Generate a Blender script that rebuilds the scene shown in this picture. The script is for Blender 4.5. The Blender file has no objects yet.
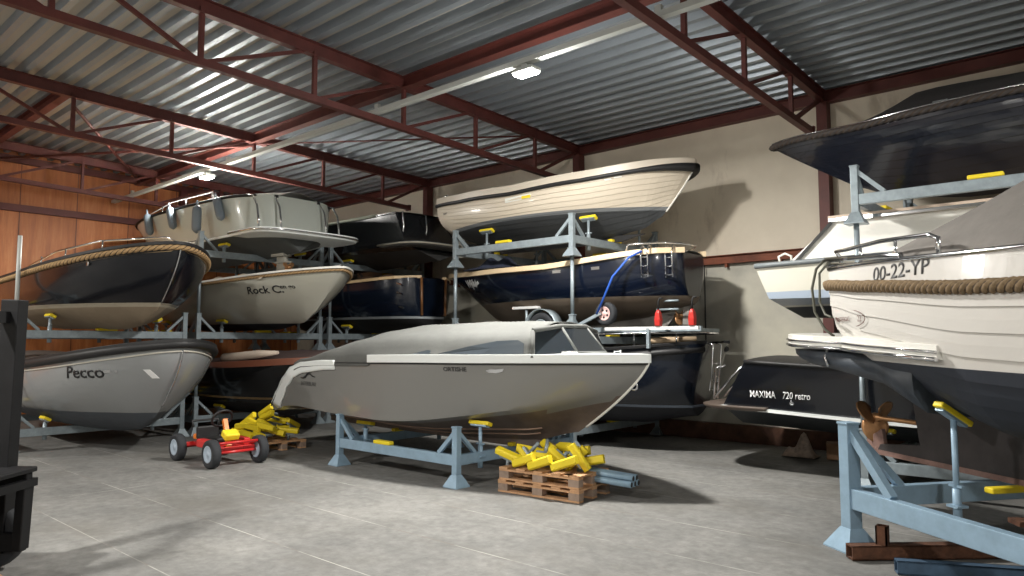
import bpy, bmesh, math, random
from mathutils import Vector, Matrix
rnd = random.Random(7)
C = bpy.context.scene.collection
PI = math.pi
V = Vector

# ------------------------------------------------------------------ materials
def mat(name, col, rough=.5, metal=0., coat=0., noise=0., nscale=4., bump=0., emit=None, estr=0., spec=.5):
    m = bpy.data.materials.new(name); m.use_nodes = True
    nt = m.node_tree; b = nt.nodes['Principled BSDF']
    b.inputs['Roughness'].default_value = rough; b.inputs['Metallic'].default_value = metal
    b.inputs['Coat Weight'].default_value = coat; b.inputs['Coat Roughness'].default_value = .06
    b.inputs['Specular IOR Level'].default_value = spec
    c4 = (*col, 1); b.inputs['Base Color'].default_value = c4
    if noise or bump:
        tc = nt.nodes.new('ShaderNodeTexCoord'); n = nt.nodes.new('ShaderNodeTexNoise')
        n.inputs['Scale'].default_value = nscale; n.inputs['Detail'].default_value = 6; n.inputs['Roughness'].default_value = .65
        nt.links.new(tc.outputs['Object'], n.inputs['Vector'])
        if noise:
            r = nt.nodes.new('ShaderNodeValToRGB')
            r.color_ramp.elements[0].position = .3; r.color_ramp.elements[1].position = .7
            r.color_ramp.elements[0].color = (*[c*(1-noise) for c in col], 1)
            r.color_ramp.elements[1].color = (*[min(1, c*(1+noise)) for c in col], 1)
            nt.links.new(n.outputs['Fac'], r.inputs['Fac']); nt.links.new(r.outputs['Color'], b.inputs['Base Color'])
        if bump:
            bp = nt.nodes.new('ShaderNodeBump'); bp.inputs['Strength'].default_value = bump; bp.inputs['Distance'].default_value = .02
            nt.links.new(n.outputs['Fac'], bp.inputs['Height']); nt.links.new(bp.outputs['Normal'], b.inputs['Normal'])
    if emit:
        b.inputs['Emission Color'].default_value = (*emit, 1); b.inputs['Emission Strength'].default_value = estr
    return m

def paint(name, top, bottom, zwl, stripe=None, rough=.3, rough2=.6, coat=.5, z_slope=0.):
    """hull paint: topsides above the waterline zwl, antifouling below, optional boot stripe (z0, z1, colour); object coordinates"""
    m = bpy.data.materials.new(name); m.use_nodes = True
    nt = m.node_tree; b = nt.nodes['Principled BSDF']; L = nt.links.new; b.inputs['Specular IOR Level'].default_value = .35
    tc = nt.nodes.new('ShaderNodeTexCoord'); sx = nt.nodes.new('ShaderNodeSeparateXYZ'); L(tc.outputs['Object'], sx.inputs[0])
    ma = nt.nodes.new('ShaderNodeMath'); ma.operation = 'MULTIPLY_ADD'; L(sx.outputs['X'], ma.inputs[0]); ma.inputs[1].default_value = -z_slope
    L(sx.outputs['Z'], ma.inputs[2]); Z = ma.outputs[0]
    def gt(v):
        g = nt.nodes.new('ShaderNodeMath'); g.operation = 'GREATER_THAN'; L(Z, g.inputs[0]); g.inputs[1].default_value = v; return g.outputs[0]
    def mix(f, a, c):
        x = nt.nodes.new('ShaderNodeMix'); x.data_type = 'RGBA'; L(f, x.inputs['Factor'])
        for s, q in (('A', a), ('B', c)):
            i = [k for k in x.inputs if k.name == s and k.type == 'RGBA'][0]
            if hasattr(q, 'links'): L(q, i)
            else: i.default_value = (*q, 1)
        return [k for k in x.outputs if k.type == 'RGBA'][0]
    n = nt.nodes.new('ShaderNodeTexNoise'); n.inputs['Scale'].default_value = 2.5; n.inputs['Detail'].default_value = 8; n.inputs['Roughness'].default_value = .7
    L(tc.outputs['Object'], n.inputs['Vector'])
    bot = mix(n.outputs['Fac'], tuple(c*.72 for c in bottom), tuple(c*1.28 for c in bottom))
    w = gt(zwl); col = mix(w, bot, top)
    if stripe:
        mm = nt.nodes.new('ShaderNodeMath'); mm.operation = 'SUBTRACT'; L(gt(stripe[0]), mm.inputs[0]); L(gt(stripe[1]), mm.inputs[1])
        col = mix(mm.outputs[0], col, stripe[2])
    L(col, b.inputs['Base Color'])
    r = nt.nodes.new('ShaderNodeMapRange'); L(w, r.inputs['Value']); r.inputs['To Min'].default_value = rough2; r.inputs['To Max'].default_value = max(rough, .2)+.04
    L(r.outputs[0], b.inputs['Roughness'])
    k = nt.nodes.new('ShaderNodeMath'); k.operation = 'MULTIPLY'; L(w, k.inputs[0]); k.inputs[1].default_value = coat*.5
    L(k.outputs[0], b.inputs['Coat Weight']); b.inputs['Coat Roughness'].default_value = .09
    n2 = nt.nodes.new('ShaderNodeTexNoise'); n2.inputs['Scale'].default_value = 5.; n2.inputs['Detail'].default_value = 3; L(tc.outputs['Object'], n2.inputs['Vector'])
    bp = nt.nodes.new('ShaderNodeBump'); bp.inputs['Strength'].default_value = .35; bp.inputs['Distance'].default_value = .012
    L(n2.outputs['Fac'], bp.inputs['Height']); L(bp.outputs['Normal'], b.inputs['Normal'])
    return m

GALV = mat('galvanised steel', (.27, .32, .35), .42, .35, noise=.18, nscale=9)
GALVW = mat('blue grey painted steel', (.26, .38, .49), .45, .15, noise=.12, nscale=7)
YEL = mat('yellow rubber pad', (.80, .62, .02), .55)
YELD = mat('dark pad end', (.25, .17, .02), .7)
RED = mat('red oxide steel', (.10, .024, .019), .55, .1, noise=.25, nscale=3)
CHROME = mat('polished steel', (.75, .76, .78), .12, 1.)
BLACK = mat('black rubber', (.012, .012, .013), .55)
TYRE = mat('tyre rubber', (.02, .022, .026), .8)
ROPE = mat('coconut rope', (.42, .27, .13), .85, noise=.3, nscale=30, bump=.3)
ROPEP = mat('pale rope', (.48, .36, .22), .85, noise=.3, nscale=30)
ROPED = mat('brown rope', (.19, .13, .07), .9, noise=.35, nscale=25, bump=.4)
GROOVE = mat('rope groove', (.055, .035, .02), .95)
WOODV = mat('varnished wood', (.20, .09, .035), .3, coat=.5, noise=.3, nscale=8)
TEAK = mat('pale teak', (.62, .45, .25), .5, noise=.15, nscale=8)
PINE = mat('pallet pine', (.52, .30, .16), .75, noise=.25, nscale=6)
PINEG = mat('weathered pallet wood', (.30, .22, .17), .8, noise=.3, nscale=6)
WHITE = mat('white gelcoat', (.78, .77, .72), .3, coat=.4)
LGREY = mat('light grey gelcoat', (.80, .83, .82), .35, coat=.3)
GLASS = mat('tinted glass', (.02, .025, .03), .06, coat=.5)
BRONZE = mat('bronze', (.42, .22, .10), .4, .6, noise=.25, nscale=10)
RUST = mat('rusty steel', (.10, .042, .022), .85, .1, noise=.5, nscale=12, bump=.4)
REDP = mat('red paint', (.55, .02, .02), .35, coat=.4)
ORNG = mat('orange paint', (.8, .22, .03), .4)
CANVG = mat('grey canvas', (.12, .123, .117), .85, noise=.08, nscale=5, bump=.25)
CANVB = mat('black canvas', (.018, .016, .016), .85, noise=.2, nscale=5, bump=.2)
CANVT = mat('taupe canvas', (.20, .185, .17), .85, noise=.1, nscale=5, bump=.25)
INKW = mat('white lettering', (.8, .8, .8), .4)
INKB = mat('black lettering', (.015, .015, .017), .4)
INKR = mat('brown lettering', (.18, .10, .09), .5)
INKG = mat('grey lettering', (.05, .05, .05), .5)
BLUEST = mat('blue strap webbing', (.02, .09, .42), .6)
CONDUIT = mat('pale grey cable tray', (.55, .57, .55), .5)
LAMPE = mat('lamp diffuser', (1, 1, 1), .5, emit=(1, .97, .9), estr=60)
DARKM = mat('black machine paint', (.008, .008, .009), .5, noise=.3, spec=.25)
SLATE = mat('slate grey fender', (.12, .15, .18), .5)
DKBLUE = mat('dark blue steel', (.045, .085, .14), .6, noise=.4, nscale=5)

# ------------------------------------------------------------------ mesh builder
class MB:
    def __init__(s): s.v = []; s.f = []; s.mi = []; s.sm = []
    def add(s, vs, fs, m=0, sm=False):
        o = len(s.v); s.v += [V(v) for v in vs]
        for f in fs: s.f.append(tuple(i+o for i in f)); s.mi.append(m); s.sm.append(sm)
        return s
    def box(s, c, d, R=None, m=0):
        vs = [V((x*d[0]/2, y*d[1]/2, z*d[2]/2)) for x in (-1, 1) for y in (-1, 1) for z in (-1, 1)]
        if R is not None: vs = [R @ v for v in vs]
        return s.add([v+V(c) for v in vs], [(0,1,3,2),(4,6,7,5),(0,4,5,1),(2,3,7,6),(0,2,6,4),(1,5,7,3)], m)
    def beam(s, a, b, w, h, up=(0,0,1), m=0):
        a = V(a); b = V(b); d = (b-a).normalized(); u = V(up)
        if abs(d.dot(u)) > .98: u = V((0,1,0))
        sd = d.cross(u).normalized(); u = sd.cross(d)
        return s.loft([[p+sd*i*w/2+u*j*h/2 for i, j in ((-1,-1),(1,-1),(1,1),(-1,1))] for p in (a, b)], m=m, sm=False)
    def loft(s, rings, closed=True, caps=True, m=0, sm=True, loop=False):
        n = len(rings[0]); vs = [p for r in rings for p in r]; fs = []
        R = len(rings)
        for i in range(R if loop else R-1):
            for j in range(n if closed else n-1):
                a = i*n+j; b = i*n+(j+1)%n; k = ((i+1)%R)*n
                fs.append((a, b, k+(j+1)%n, k+j))
        s.add(vs, fs, m, sm)
        if caps and closed and not loop:
            s.add(rings[0], [tuple(range(n))], m); s.add(rings[-1], [tuple(range(n))[::-1]], m)
        return s
    def frames(s, pts, loop=False):
        pts = [V(p) for p in pts]; out = []; n = len(pts); prev = None
        for i, p in enumerate(pts):
            a = pts[i-1] if (i > 0 or loop) else p; b = pts[(i+1) % n] if (i < n-1 or loop) else p
            t = (b-a).normalized()
            if prev is None:
                u = V((0,0,1)) if abs(t.z) < .9 else V((0,1,0)); u = (u-t*u.dot(t)).normalized()
            else: u = (prev-t*prev.dot(t)).normalized()
            prev = u; out.append((p, t, t.cross(u), u))
        return out
    def tube(s, pts, r, n=8, m=0, sm=True, loop=False, twist=None):
        rings = []; fr = s.frames(pts, loop); acc = 0; lp = None
        for i, (p, t, a, u) in enumerate(fr):
            rr = r[i] if isinstance(r, (list, tuple)) else r
            if lp is not None: acc += (p-lp).length
            lp = p; ring = []
            for k in range(n):
                th = 2*PI*k/n; q = rr*(1+(twist[1]*math.cos(twist[0]*th)) if twist else 1)
                ang = th+(acc*twist[2] if twist else 0)
                ring.append(p+(a*math.cos(ang)+u*math.sin(ang))*q)
            rings.append(ring)
        return s.loft(rings, m=m, sm=sm, loop=loop)
    def sweep(s, pts, sec, up=(0,0,1), m=0, sm=False, caps=True):
        pts = [V(p) for p in pts]; rings = []; n = len(pts); up = V(up)
        for i, p in enumerate(pts):
            t = (pts[min(i+1, n-1)]-pts[max(i-1, 0)]).normalized(); a = t.cross(up).normalized(); u = a.cross(t)
            rings.append([p+a*x+u*y for x, y in sec])
        return s.loft(rings, m=m, sm=sm, caps=caps)
    def prism(s, poly, o, ax, ay, th, m=0, sm=False):
        o = V(o); ax = V(ax); ay = V(ay); nn = ax.cross(ay).normalized()*th/2
        r = [[o+ax*x+ay*y+nn*k for x, y in poly] for k in (-1, 1)]
        return s.loft(r, m=m, sm=sm)
    def lathe(s, prof, o=(0,0,0), ax=(0,0,1), n=16, m=0, sm=True, caps=True):
        o = V(o); ax = V(ax).normalized(); u = ax.orthogonal().normalized(); w = ax.cross(u)
        return s.loft([[o+ax*z+(u*math.cos(2*PI*k/n)+w*math.sin(2*PI*k/n))*r for k in range(n)] for r, z in prof], m=m, sm=sm, caps=caps)
    def grid(s, fn, nu, nv, m=0, sm=True, th=0.):
        vs = [V(fn(i/nu, j/nv)) for i in range(nu+1) for j in range(nv+1)]
        fs = [(i*(nv+1)+j, i*(nv+1)+j+1, (i+1)*(nv+1)+j+1, (i+1)*(nv+1)+j) for i in range(nu) for j in range(nv)]
        return s.add(vs, fs, m, sm)
    def build(s, name, mats, parent=None, bevel=0., solid=0., kind=None, subd=0):
        me = bpy.data.meshes.new(name); me.from_pydata([tuple(v) for v in s.v], [], s.f)
        if not isinstance(mats, (list, tuple)): mats = [mats]
        for q in mats: me.materials.append(q)
        for p, i, sm in zip(me.polygons, s.mi, s.sm): p.material_index = i; p.use_smooth = sm
        bm = bmesh.new(); bm.from_mesh(me); bmesh.ops.remove_doubles(bm, verts=bm.verts, dist=1e-5)
        bmesh.ops.recalc_face_normals(bm, faces=bm.faces); bm.to_mesh(me); bm.free()
        o = bpy.data.objects.new(name, me); C.objects.link(o); o.parent = parent
        if solid:
            q = o.modifiers.new('solid', 'SOLIDIFY'); q.thickness = solid; q.offset = 0
        if bevel:
            q = o.modifiers.new('bevel', 'BEVEL'); q.width = bevel; q.segments = 2; q.limit_method = 'ANGLE'
        if kind: o['kind'] = kind
        return o

def thing(name, label, cat, loc=(0,0,0), rz=0., group=None):
    o = bpy.data.objects.new(name, None); C.objects.link(o); o.empty_display_size = .2
    o.location = loc; o.rotation_euler = (0, 0, rz); o['label'] = label; o['category'] = cat
    if group: o['group'] = group
    return o
def tag(o, label, cat, group=None):
    o['label'] = label; o['category'] = cat
    if group: o['group'] = group
    return o
def dup(r, loc, rz=None, label=None, rot=None):
    q = r.copy(); C.objects.link(q); q.location = loc
    if rz is not None: q.rotation_euler = (0, 0, rz)
    if rot is not None: q.rotation_euler = rot
    if label: q['label'] = label
    for ch in list(r.children):
        c = ch.copy(); C.objects.link(c); c.parent = q
        for g in list(ch.children):
            d = g.copy(); C.objects.link(d); d.parent = c
    return q
def RX(a): return Matrix.Rotation(a, 3, 'X')
def RY(a): return Matrix.Rotation(a, 3, 'Y')
def RZ(a): return Matrix.Rotation(a, 3, 'Z')

# ------------------------------------------------------------------ camera
cam = bpy.data.cameras.new('camera'); co = bpy.data.objects.new('camera', cam); C.objects.link(co)
YAW = math.radians(41.5); PITCH = math.radians(4.4)
cam.sensor_width = 36; cam.lens = 25.2; cam.clip_end = 200
co.location = (0, 0, 1.75); co.rotation_euler = (PI/2+PITCH, 0, YAW)
bpy.context.scene.camera = co

# ------------------------------------------------------------------ hulls
def resample(p, step):
    d = [0.]
    for a_, b_ in zip(p, p[1:]): d.append(d[-1]+(b_-a_).length)
    n = max(8, int(d[-1]/step)); out = []; k = 0
    for i in range(n+1):
        x = d[-1]*i/n
        while k < len(d)-2 and d[k+1] < x: k += 1
        q = (x-d[k])/max(1e-9, d[k+1]-d[k]); out.append(p[k].lerp(p[k+1], min(1., q)))
    return out
class Hull:
    def __init__(h, root, L, B, sheer, keel, rake=.5, rk=1.3, ts=.8, sm=.45, pa=2.0, pb=.8, pm=2.6, qm=.6, vb=1.0, chine=None, flare=0., trake=0., clink=0, rs=0., rmin=.5):
        h.__dict__.update(root=root, L=L, B=B, sheer=sheer, keel=keel, rake=rake, rk=rk, ts=ts, smx=sm, pa=pa, pb=pb, pm=pm, qm=qm, vb=vb, chine=chine, trake=trake, clink=clink, flare=flare, rs=rs, rmin=rmin)
    def plan(h, s):
        if s > h.smx:
            x = (s-h.smx)/(1-h.smx); return max(0, 1-x**h.pa)**h.pb
        x = (h.smx-s)/h.smx; v = 1-(1-h.ts)*x**2
        if h.rs and s < h.rs:
            v *= h.rmin+(1-h.rmin)*math.sqrt(max(0., 1-((h.rs-s)/h.rs)**2.2))
        return v
    def pt(h, s, t, side=-1, off=0.):
        st = 1-h.rake*t**h.rk/h.L
        x = s*(h.L*st)+h.trake*t*(1-s)
        zs = h.sheer(s); zk = h.keel(s); z = zs+(zk-zs)*t
        pl = h.plan(s); k = max(0., (s-h.smx)/(1-h.smx)); k = k**1.5
        if h.chine:
            tc, wc = h.chine[0], h.chine[1]; tc = tc*(1-h.chine[2]*k)
            if t < tc: g = 1+(wc-1)*(t/tc)**1.3
            else: g = wc*(1-(t-tc)/(1-tc))
            g = g*(1-k*.25*t)
        else:
            p = h.pm+(1.0-h.pm)*k; q = h.qm+(h.vb-h.qm)*k
            g = max(0., 1-t**p)**q
        y = h.B/2*pl*g
        if h.clink and t < .999:
            fr = (t*h.clink) % 1.; y += ((.022 if h.L > 7.8 else .014) if y > .02 else 0)*(fr-.5)*(1 if y > .05 else y/.05)
        return V((x, side*(y+off), z))
    def y_at(h, x, z):
        lo, hi = 0., 1.; s = .5
        for _ in range(30):
            t = (lo+hi)/2; st = h.L*(1-h.rake*t**h.rk/h.L)
            s = min(1, max(0, (x-h.trake*t)/(st-h.trake*t)))
            zz = h.sheer(s)+(h.keel(s)-h.sheer(s))*t
            if zz > z: lo = t
            else: hi = t
        return abs(h.pt(s, t).y)
    def z_at(h, x, y):
        lo, hi = 0., 1.
        for _ in range(30):
            t = (lo+hi)/2; st = h.L*(1-h.rake*t**h.rk/h.L); s = min(1, max(0, x/st))
            if abs(h.pt(s, t).y) > abs(y): lo = t
            else: hi = t
        return h.pt(s, t).z
    def world_under(h, wx, wy, zdef=None):
        """height of the hull's underside above the world point, and local slope"""
        r = h.root; m = Matrix.Rotation(-r.rotation_euler.z, 3, 'Z'); p = m @ V((wx-r.location.x, wy-r.location.y, 0))
        x = min(max(p.x, .05), h.L*.93); y = p.y
        z = h.z_at(x, y); z2 = h.z_at(x, abs(y)+.08)
        return r.location.z+z, math.atan2(z2-z, .08)*(1 if y > 0 else -1), z
    def ts_list(h, nt):
        if h.clink:
            out = []
            for k in range(h.clink):
                out += [(k+1e-4)/h.clink, (k+.5)/h.clink, (k+1-1e-4)/h.clink]
            out[0] = 0.; out[-1] = 1.
            return out
        l = [i/nt for i in range(nt+1)]
        return l
    def hull(h, m, ns=44, nt=22, name='hull'):
        mb = MB(); tl = h.ts_list(nt); rows = []
        for i in range(ns+1):
            s = i/ns; s = 1-(1-s)**1.25
            if h.rs: s = (i/ns)**1.5
            tt = tl
            if h.chine:
                k = max(0., (s-h.smx)/(1-h.smx))**1.5; tc = h.chine[0]*(1-h.chine[2]*k)
                a = 12; tt = [tc*j/a for j in range(a)]+[tc+(1-tc)*j/8 for j in range(9)]
            port = [h.pt(s, t, 1) for t in tt]; star = [h.pt(s, t, -1) for t in tt[::-1]]
            rows.append(port+star[1:])
        mb.loft(rows, closed=False, sm=not h.clink)
        mb.add(rows[0], [tuple(range(len(rows[0])))], 0, False)
        o = mb.build(name, m, h.root)
        if h.chine or True:
            q = o.modifiers.new('edges', 'EDGE_SPLIT'); q.split_angle = math.radians(32 if h.chine else 45)
        return o
    def line(h, t=0., n=40, s0=0., s1=1., off=0., dz=0., both=True, wrap=False):
        e = 2.2 if s1 >= 1 else 1.
        p = [h.pt(s0+(s1-s0)*(1-(1-i/n)**e), t, 1, off)+V((0, 0, dz)) for i in range(n+1)]
        if not both: return p
        q = [h.pt(s0+(s1-s0)*(1-(1-i/n)**e), t, -1, off)+V((0, 0, dz)) for i in range(n, -1, -1)]
        if s1 >= 1: p[-1].y = 0; q = q[1:]; p[-1].x += off
        out = p+q
        return out
    def side_line(h, t, s0, s1, side=-1, n=24, off=0., dz=0.):
        return [h.pt(s0+(s1-s0)*i/n, t, side, off)+V((0, 0, dz)) for i in range(n+1)]
    def deck(h, m, drop=.06, name='deck', camber=.05):
        def fn(u, v):
            s = min(u*.995, .995); y = h.pt(s, 0, 1).y; w = (v*2-1)
            p = h.pt(s, 0, 1); return (p.x, y*w*.995, p.z-drop+camber*(1-w*w))
        return MB().grid(fn, 30, 8).build(name, m, h.root)
    def cap(h, m, name='gunwale', w=.05, hh=.03, t=0., off=0., dz=0., sm=False):
        sec = [(-w/2, -hh/2), (w/2, -hh/2), (w/2, hh/2), (-w/2, hh/2)]
        return MB().sweep(h.line(t, off=off, dz=dz), sec, m=0).build(name, m, h.root, bevel=.006)
    def rail(h, m, r, t=.05, name='rub_rail', n=10, off=0., dz=0.):
        return MB().tube(h.line(t, 60, off=off+r*.3, dz=dz), r, n).build(name, m, h.root)
    def rope(h, m, r, t=.06, name='rope_fender', s0=0., s1=1., twist=9., off=0., seg=150, dz=0.):
        p = resample(h.line(t, 200, s0=s0, s1=s1, off=off+r*.35, dz=dz), .03)
        mb = MB().tube(p, r, 15, twist=(3, .12, twist))
        for i in range((len(p)-1)*15):
            if i % 15 % 5 == 2: mb.mi[i] = 1
        return mb.build(name, [m, GROOVE], h.root)
    def text(h, body, x, z, size, m, dirx=1, side=-1, shear=0., name='name_lettering', tilt=0., wscale=1., off=.008, bold=0.):
        cu = bpy.data.curves.new('t', 'FONT'); cu.body = body; cu.size = size; cu.shear = shear; cu.resolution_u = 3; cu.offset = bold
        to = bpy.data.objects.new('t', cu); C.objects.link(to)
        bpy.context.view_layer.update(); dg = bpy.context.evaluated_depsgraph_get()
        me = bpy.data.meshes.new_from_object(to.evaluated_get(dg)); bpy.data.objects.remove(to)
        bm = bmesh.new(); bm.from_mesh(me)
        bmesh.ops.recalc_face_normals(bm, faces=bm.faces)
        for v in bm.verts:
            lx = v.co.x*wscale; lz = v.co.y; X = x+dirx*lx; Zz = z+lz+tilt*lx
            v.co = V((X, side*(h.y_at(X, Zz)+off), Zz))
        bm.to_mesh(me); bm.free(); me.name = name; me.materials.clear(); me.materials.append(m)
        o = bpy.data.objects.new(name, me); C.objects.link(o); o.parent = h.root
        q = o.modifiers.new('solid', 'SOLIDIFY'); q.thickness = .001; q.offset = 0
        return o
    def patch(h, pts, m, name, dirx=1, side=-1, off=.008, th=.004):
        """small emblem polygon (x,z) laid on the hull side"""
        vs = [V((x, side*(h.y_at(x, z)+off), z)) for x, z in pts]
        mb = MB(); mb.add(vs, [tuple(range(len(vs)))]); return mb.build(name, m, h.root, solid=th)

def lin(*ps):
    """piecewise smooth function through (s, z) points"""
    def f(s):
        if s <= ps[0][0]: return ps[0][1]
        for (a, za), (b, zb) in zip(ps, ps[1:]):
            if s <= b:
                k = (s-a)/(b-a); k = k*k*(3-2*k)*.5+k*.5; return za+(zb-za)*k
        return ps[-1][1]
    return f
def quad(z0, z1, zmin, sm=.4):
    """sheer curve: z0 at stern, z1 at bow, lowest zmin near sm"""
    def f(s):
        return zmin+(z0-zmin)*((sm-s)/sm)**2 if s < sm else zmin+(z1-zmin)*((s-sm)/(1-sm))**2
    return f

def fin(h, pts, th, m, name='keel'):
    return MB().prism(pts, (0, 0, 0), (1, 0, 0), (0, 0, 1), th).build(name, m, h.root, bevel=.008)
def propeller(parent, o, r, m, blades=3, ax=(1, 0, 0), name='propeller', shaft=.4):
    mb = MB(); o = V(o); mb.lathe([(.001, -.09), (.03, -.06), (.045, 0), (.04, .07), (.02, .08), (.02, shaft)], o, ax, 12)
    for k in range(blades):
        a = 2*PI*k/blades+2.6
        def fn(u, v, a=a):
            rr = .03+u*(r-.03); w = r*1.15*math.sin(PI*min(.97, .12+u*.86))**.6*(v-.5)
            th = w/max(rr, r*.35); x = w*.55
            return o+V((x, rr*math.cos(a+th*.8), rr*math.sin(a+th*.8)))
        mb.grid(fn, 10, 8)
    return mb.build(name, m, parent, solid=.012)
def cover(h, s0, s1, hf, m, name='canvas_cover', wf=None, overlap=.06, nu=28, nv=20, t0=0., flat=.0, wob=.012):
    """tented canvas: hf(u) ridge height over the sheer"""
    def fn(u, v):
        s = s0+(s1-s0)*u; p = h.pt(min(s, .999), t0, 1); y = p.y+.02; w = v*2-1
        wd = (wf(u) if wf else 1.)
        a = abs(w)
        if a > .9: # skirt hanging outside the rail
            return (p.x, math.copysign(y*wd, w), p.z-overlap*(a-.9)/.1)
        k = a/.9; e = 2.0-.6*flat
        zz = hf(u)*(1-k**(1.6+3*flat)); zz += wob*math.sin(u*23+v*9)*math.sin(v*17)*(1-k)
        return (p.x, y*wd*w/.9, p.z+zz+.01)
    return MB().grid(fn, nu, nv).build(name, m, h.root, solid=.008)
def fender(parent, p, dirv, L, r, m, name='fender'):
    p = V(p); d = V(dirv).normalized(); prof = [(.001, -L/2-.03), (r*.5, -L/2), (r*.9, -L/2+.04), (r, -L/2+.1), (r, L/2-.1), (r*.9, L/2-.04), (r*.4, L/2), (.02, L/2+.02), (.012, L/2+.12)]
    return MB().lathe(prof, p, d, 14).build(name, m, parent)
def outboard(parent, o, ax=-1, m=BLACK, name='outboard_motor', s=1.):
    """motor with cowl, leg and propeller; ax = direction (local x) it stands off the transom"""
    o = V(o); mb = MB()
    mb.loft([[o+V((ax*(.16*s+x*k*s), y*k*s, z*s)) for x, y in ((-.2,-.1),(-.12,-.15),(.15,-.14),(.24,-.06),(.24,.06),(.15,.14),(-.12,.15),(-.2,.1))] for z, k in ((.0,.8),(.06,1),(.25,1.02),(.38,.85),(.42,.5))])
    mb.loft([[o+V((ax*(.12*s+x*s), y*s, z*s)) for x, y in ((-.07,-.05),(.1,-.03),(.1,.03),(-.07,.05))] for z in (.0, -.55)])
    mb.prism([(-.12,-.55),(.16,-.55),(.14,-.6),(.05,-.6),(.02,-.82),(-.05,-.8),(-.04,-.6),(-.12,-.6)], o+V((ax*.12*s, 0, 0)), (ax*s, 0, 0), (0, 0, s), .025*s)
    r = mb.build(name, m, parent, bevel=.008)
    propeller(r, o+V((ax*.27*s, 0, -.66*s)), .13*s, m, ax=(ax, 0, 0), shaft=.01)
    return r

BOATG = 'boats stored on the left racks'
# ---------------------------------------------------------------- A: dark sloop, second tier left
def boat(name, label, cat, loc, rz): return thing(name, label, cat, loc, rz)

a = boat('sloop', 'black hulled sloop with tan rope fender, second tier above the grey hull named Pecco', 'boat', (-17.9, 4.75, 1.98), 0)
hA = Hull(a, 7.0, 2.5, quad(1.02, 1.27, .93, .35), lin((0,.25),(.3,.05),(.8,.0),(.93,.10),(1,.30)), rake=.75, rk=1.6, ts=.75, sm=.5, pa=2.6, pb=.62, pm=3.0, qm=.55, vb=.85)
hA.hull(paint('black topsides beige bottom', (.006,.007,.011), (.30,.24,.17), .37, stripe=(.34,.40,(.45,.40,.31)), rough=.12, coat=1.))
hA.rope(ROPE, .042, t=.055, twist=22, seg=110)
hA.cap(BLACK, 'gunwale', .07, .05, dz=.01)
hA.deck(TEAK, .12)
MB().tube([hA.pt(1, t)+V((.012, 0, 0)) for t in [i/20 for i in range(1, 19)]], .011, 8).build('stem_strip', CHROME, a)
MB().tube([hA.pt(.55, 0, -1)+V((0,.1,.1)), hA.pt(.7, 0, -1)+V((0,.12,.20)), hA.pt(.85, 0, -1)+V((0,.15,.20)), hA.pt(.985, 0, -1)+V((-.1,.1,.12)), hA.pt(.85, 0, 1)+V((0,-.15,.2)), hA.pt(.7, 0, 1)+V((0,-.12,.2))], .016, 8).build('bow_rail', CHROME, a)
for sx in (.62, .74, .86):
    p = hA.pt(sx, 0, -1)+V((0, .12, 0)); MB().tube([p, p+V((0, .01, .2))], .012, 6).build('rail_post', CHROME, a)
MB().lathe([(.001,-.01),(.035,-.01),(.05,0),(.035,.012),(.001,.012)], (5.9, -hA.y_at(5.9, .98)-.005, .98), (0,-1,0), 16).build('hull_fitting', CHROME, a)

# ---------------------------------------------------------------- B: Pecco
b = boat('sloop', 'grey hulled sloop lettered Pecco with a thick black rubbing rail, lowest on the left', 'boat', (-17.7, 4.75, .28), 0)
hB = Hull(b, 7.0, 2.55, quad(1.25, 1.48, 1.10, .35), lin((0,.3),(.3,.05),(.75,.0),(.92,.10),(1,.32)), rake=.9, rk=1.7, ts=.8, sm=.5, pa=2.7, pb=.6, pm=3.0, qm=.52, vb=.8)
hB.hull(paint('grey topsides dark bottom', (.27,.28,.285), (.075,.085,.10), .40, rough=.16, coat=1.))
hB.rail(BLACK, .065, .02, n=12)
hB.cap(BLACK, 'gunwale', .12, .06, dz=.03)
MB().tube(hB.line(.11, 50, off=.003), .014, 6).build('trim_strip', mat('pale strip', (.5,.48,.42), .3), b)
hB.deck(CANVT, .05, camber=.12)
MB().tube([hB.pt(1, t)+V((.012, 0, 0)) for t in [i/20 for i in range(2, 18)]], .012, 8).build('stem_strip', CHROME, b)
hB.text('Pecco', 5.46, .95, .25, INKB, shear=.35, tilt=.02, wscale=1.1, name='boat_name', bold=.004)
for dx, w in ((6.15, .10), (6.30, .04)):
    hB.patch([(dx, 1.03), (dx+w, 1.04), (dx+w, 1.075), (dx, 1.065)], CHROME, 'hull_fitting')
hB.patch([(6.62, .95), (6.68, .95), (6.68, 1.08), (6.62, 1.08)], INKW, 'draught_mark')

# ---------------------------------------------------------------- D: Rock C
d = boat('sloop', 'white hulled sloop with script name and thin brown rope rail, under the silver cruiser', 'boat', (-17.45, 7.65, 2.0), 0)
hD = Hull(d, 6.6, 2.45, quad(.98, 1.10, .90, .4), lin((0,.2),(.3,.0),(.78,.02),(.93,.14),(1,.34)), rake=.85, rk=1.1, ts=.8, sm=.5, pa=2.3, pb=.72, pm=2.8, qm=.55, vb=.95)
hD.hull(paint('off white topsides', (.52,.51,.44), (.02,.022,.028), .13, rough=.2, coat=.8))
hD.rope(ROPE, .03, t=.03, twist=28, seg=110)
hD.cap(WHITE, 'gunwale', .10, .035, dz=.02)
hD.deck(WHITE, .02, camber=.1)
hD.text('Rock C.', 4.92, .66, .18, INKB, shear=.35, wscale=1.15, tilt=.03, name='boat_name', bold=.003)
hD.text('en go', 5.58, .75, .10, INKB, shear=.3, wscale=1.1, name='small_lettering', bold=.002)
def rumple(u, v):
    x = 3.0+2.4*u; return (x, -.95+.5*v, .93+.10*math.sin(PI*v)*(1+.5*math.sin(13*u))+.02*math.sin(31*u+7*v))
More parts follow.
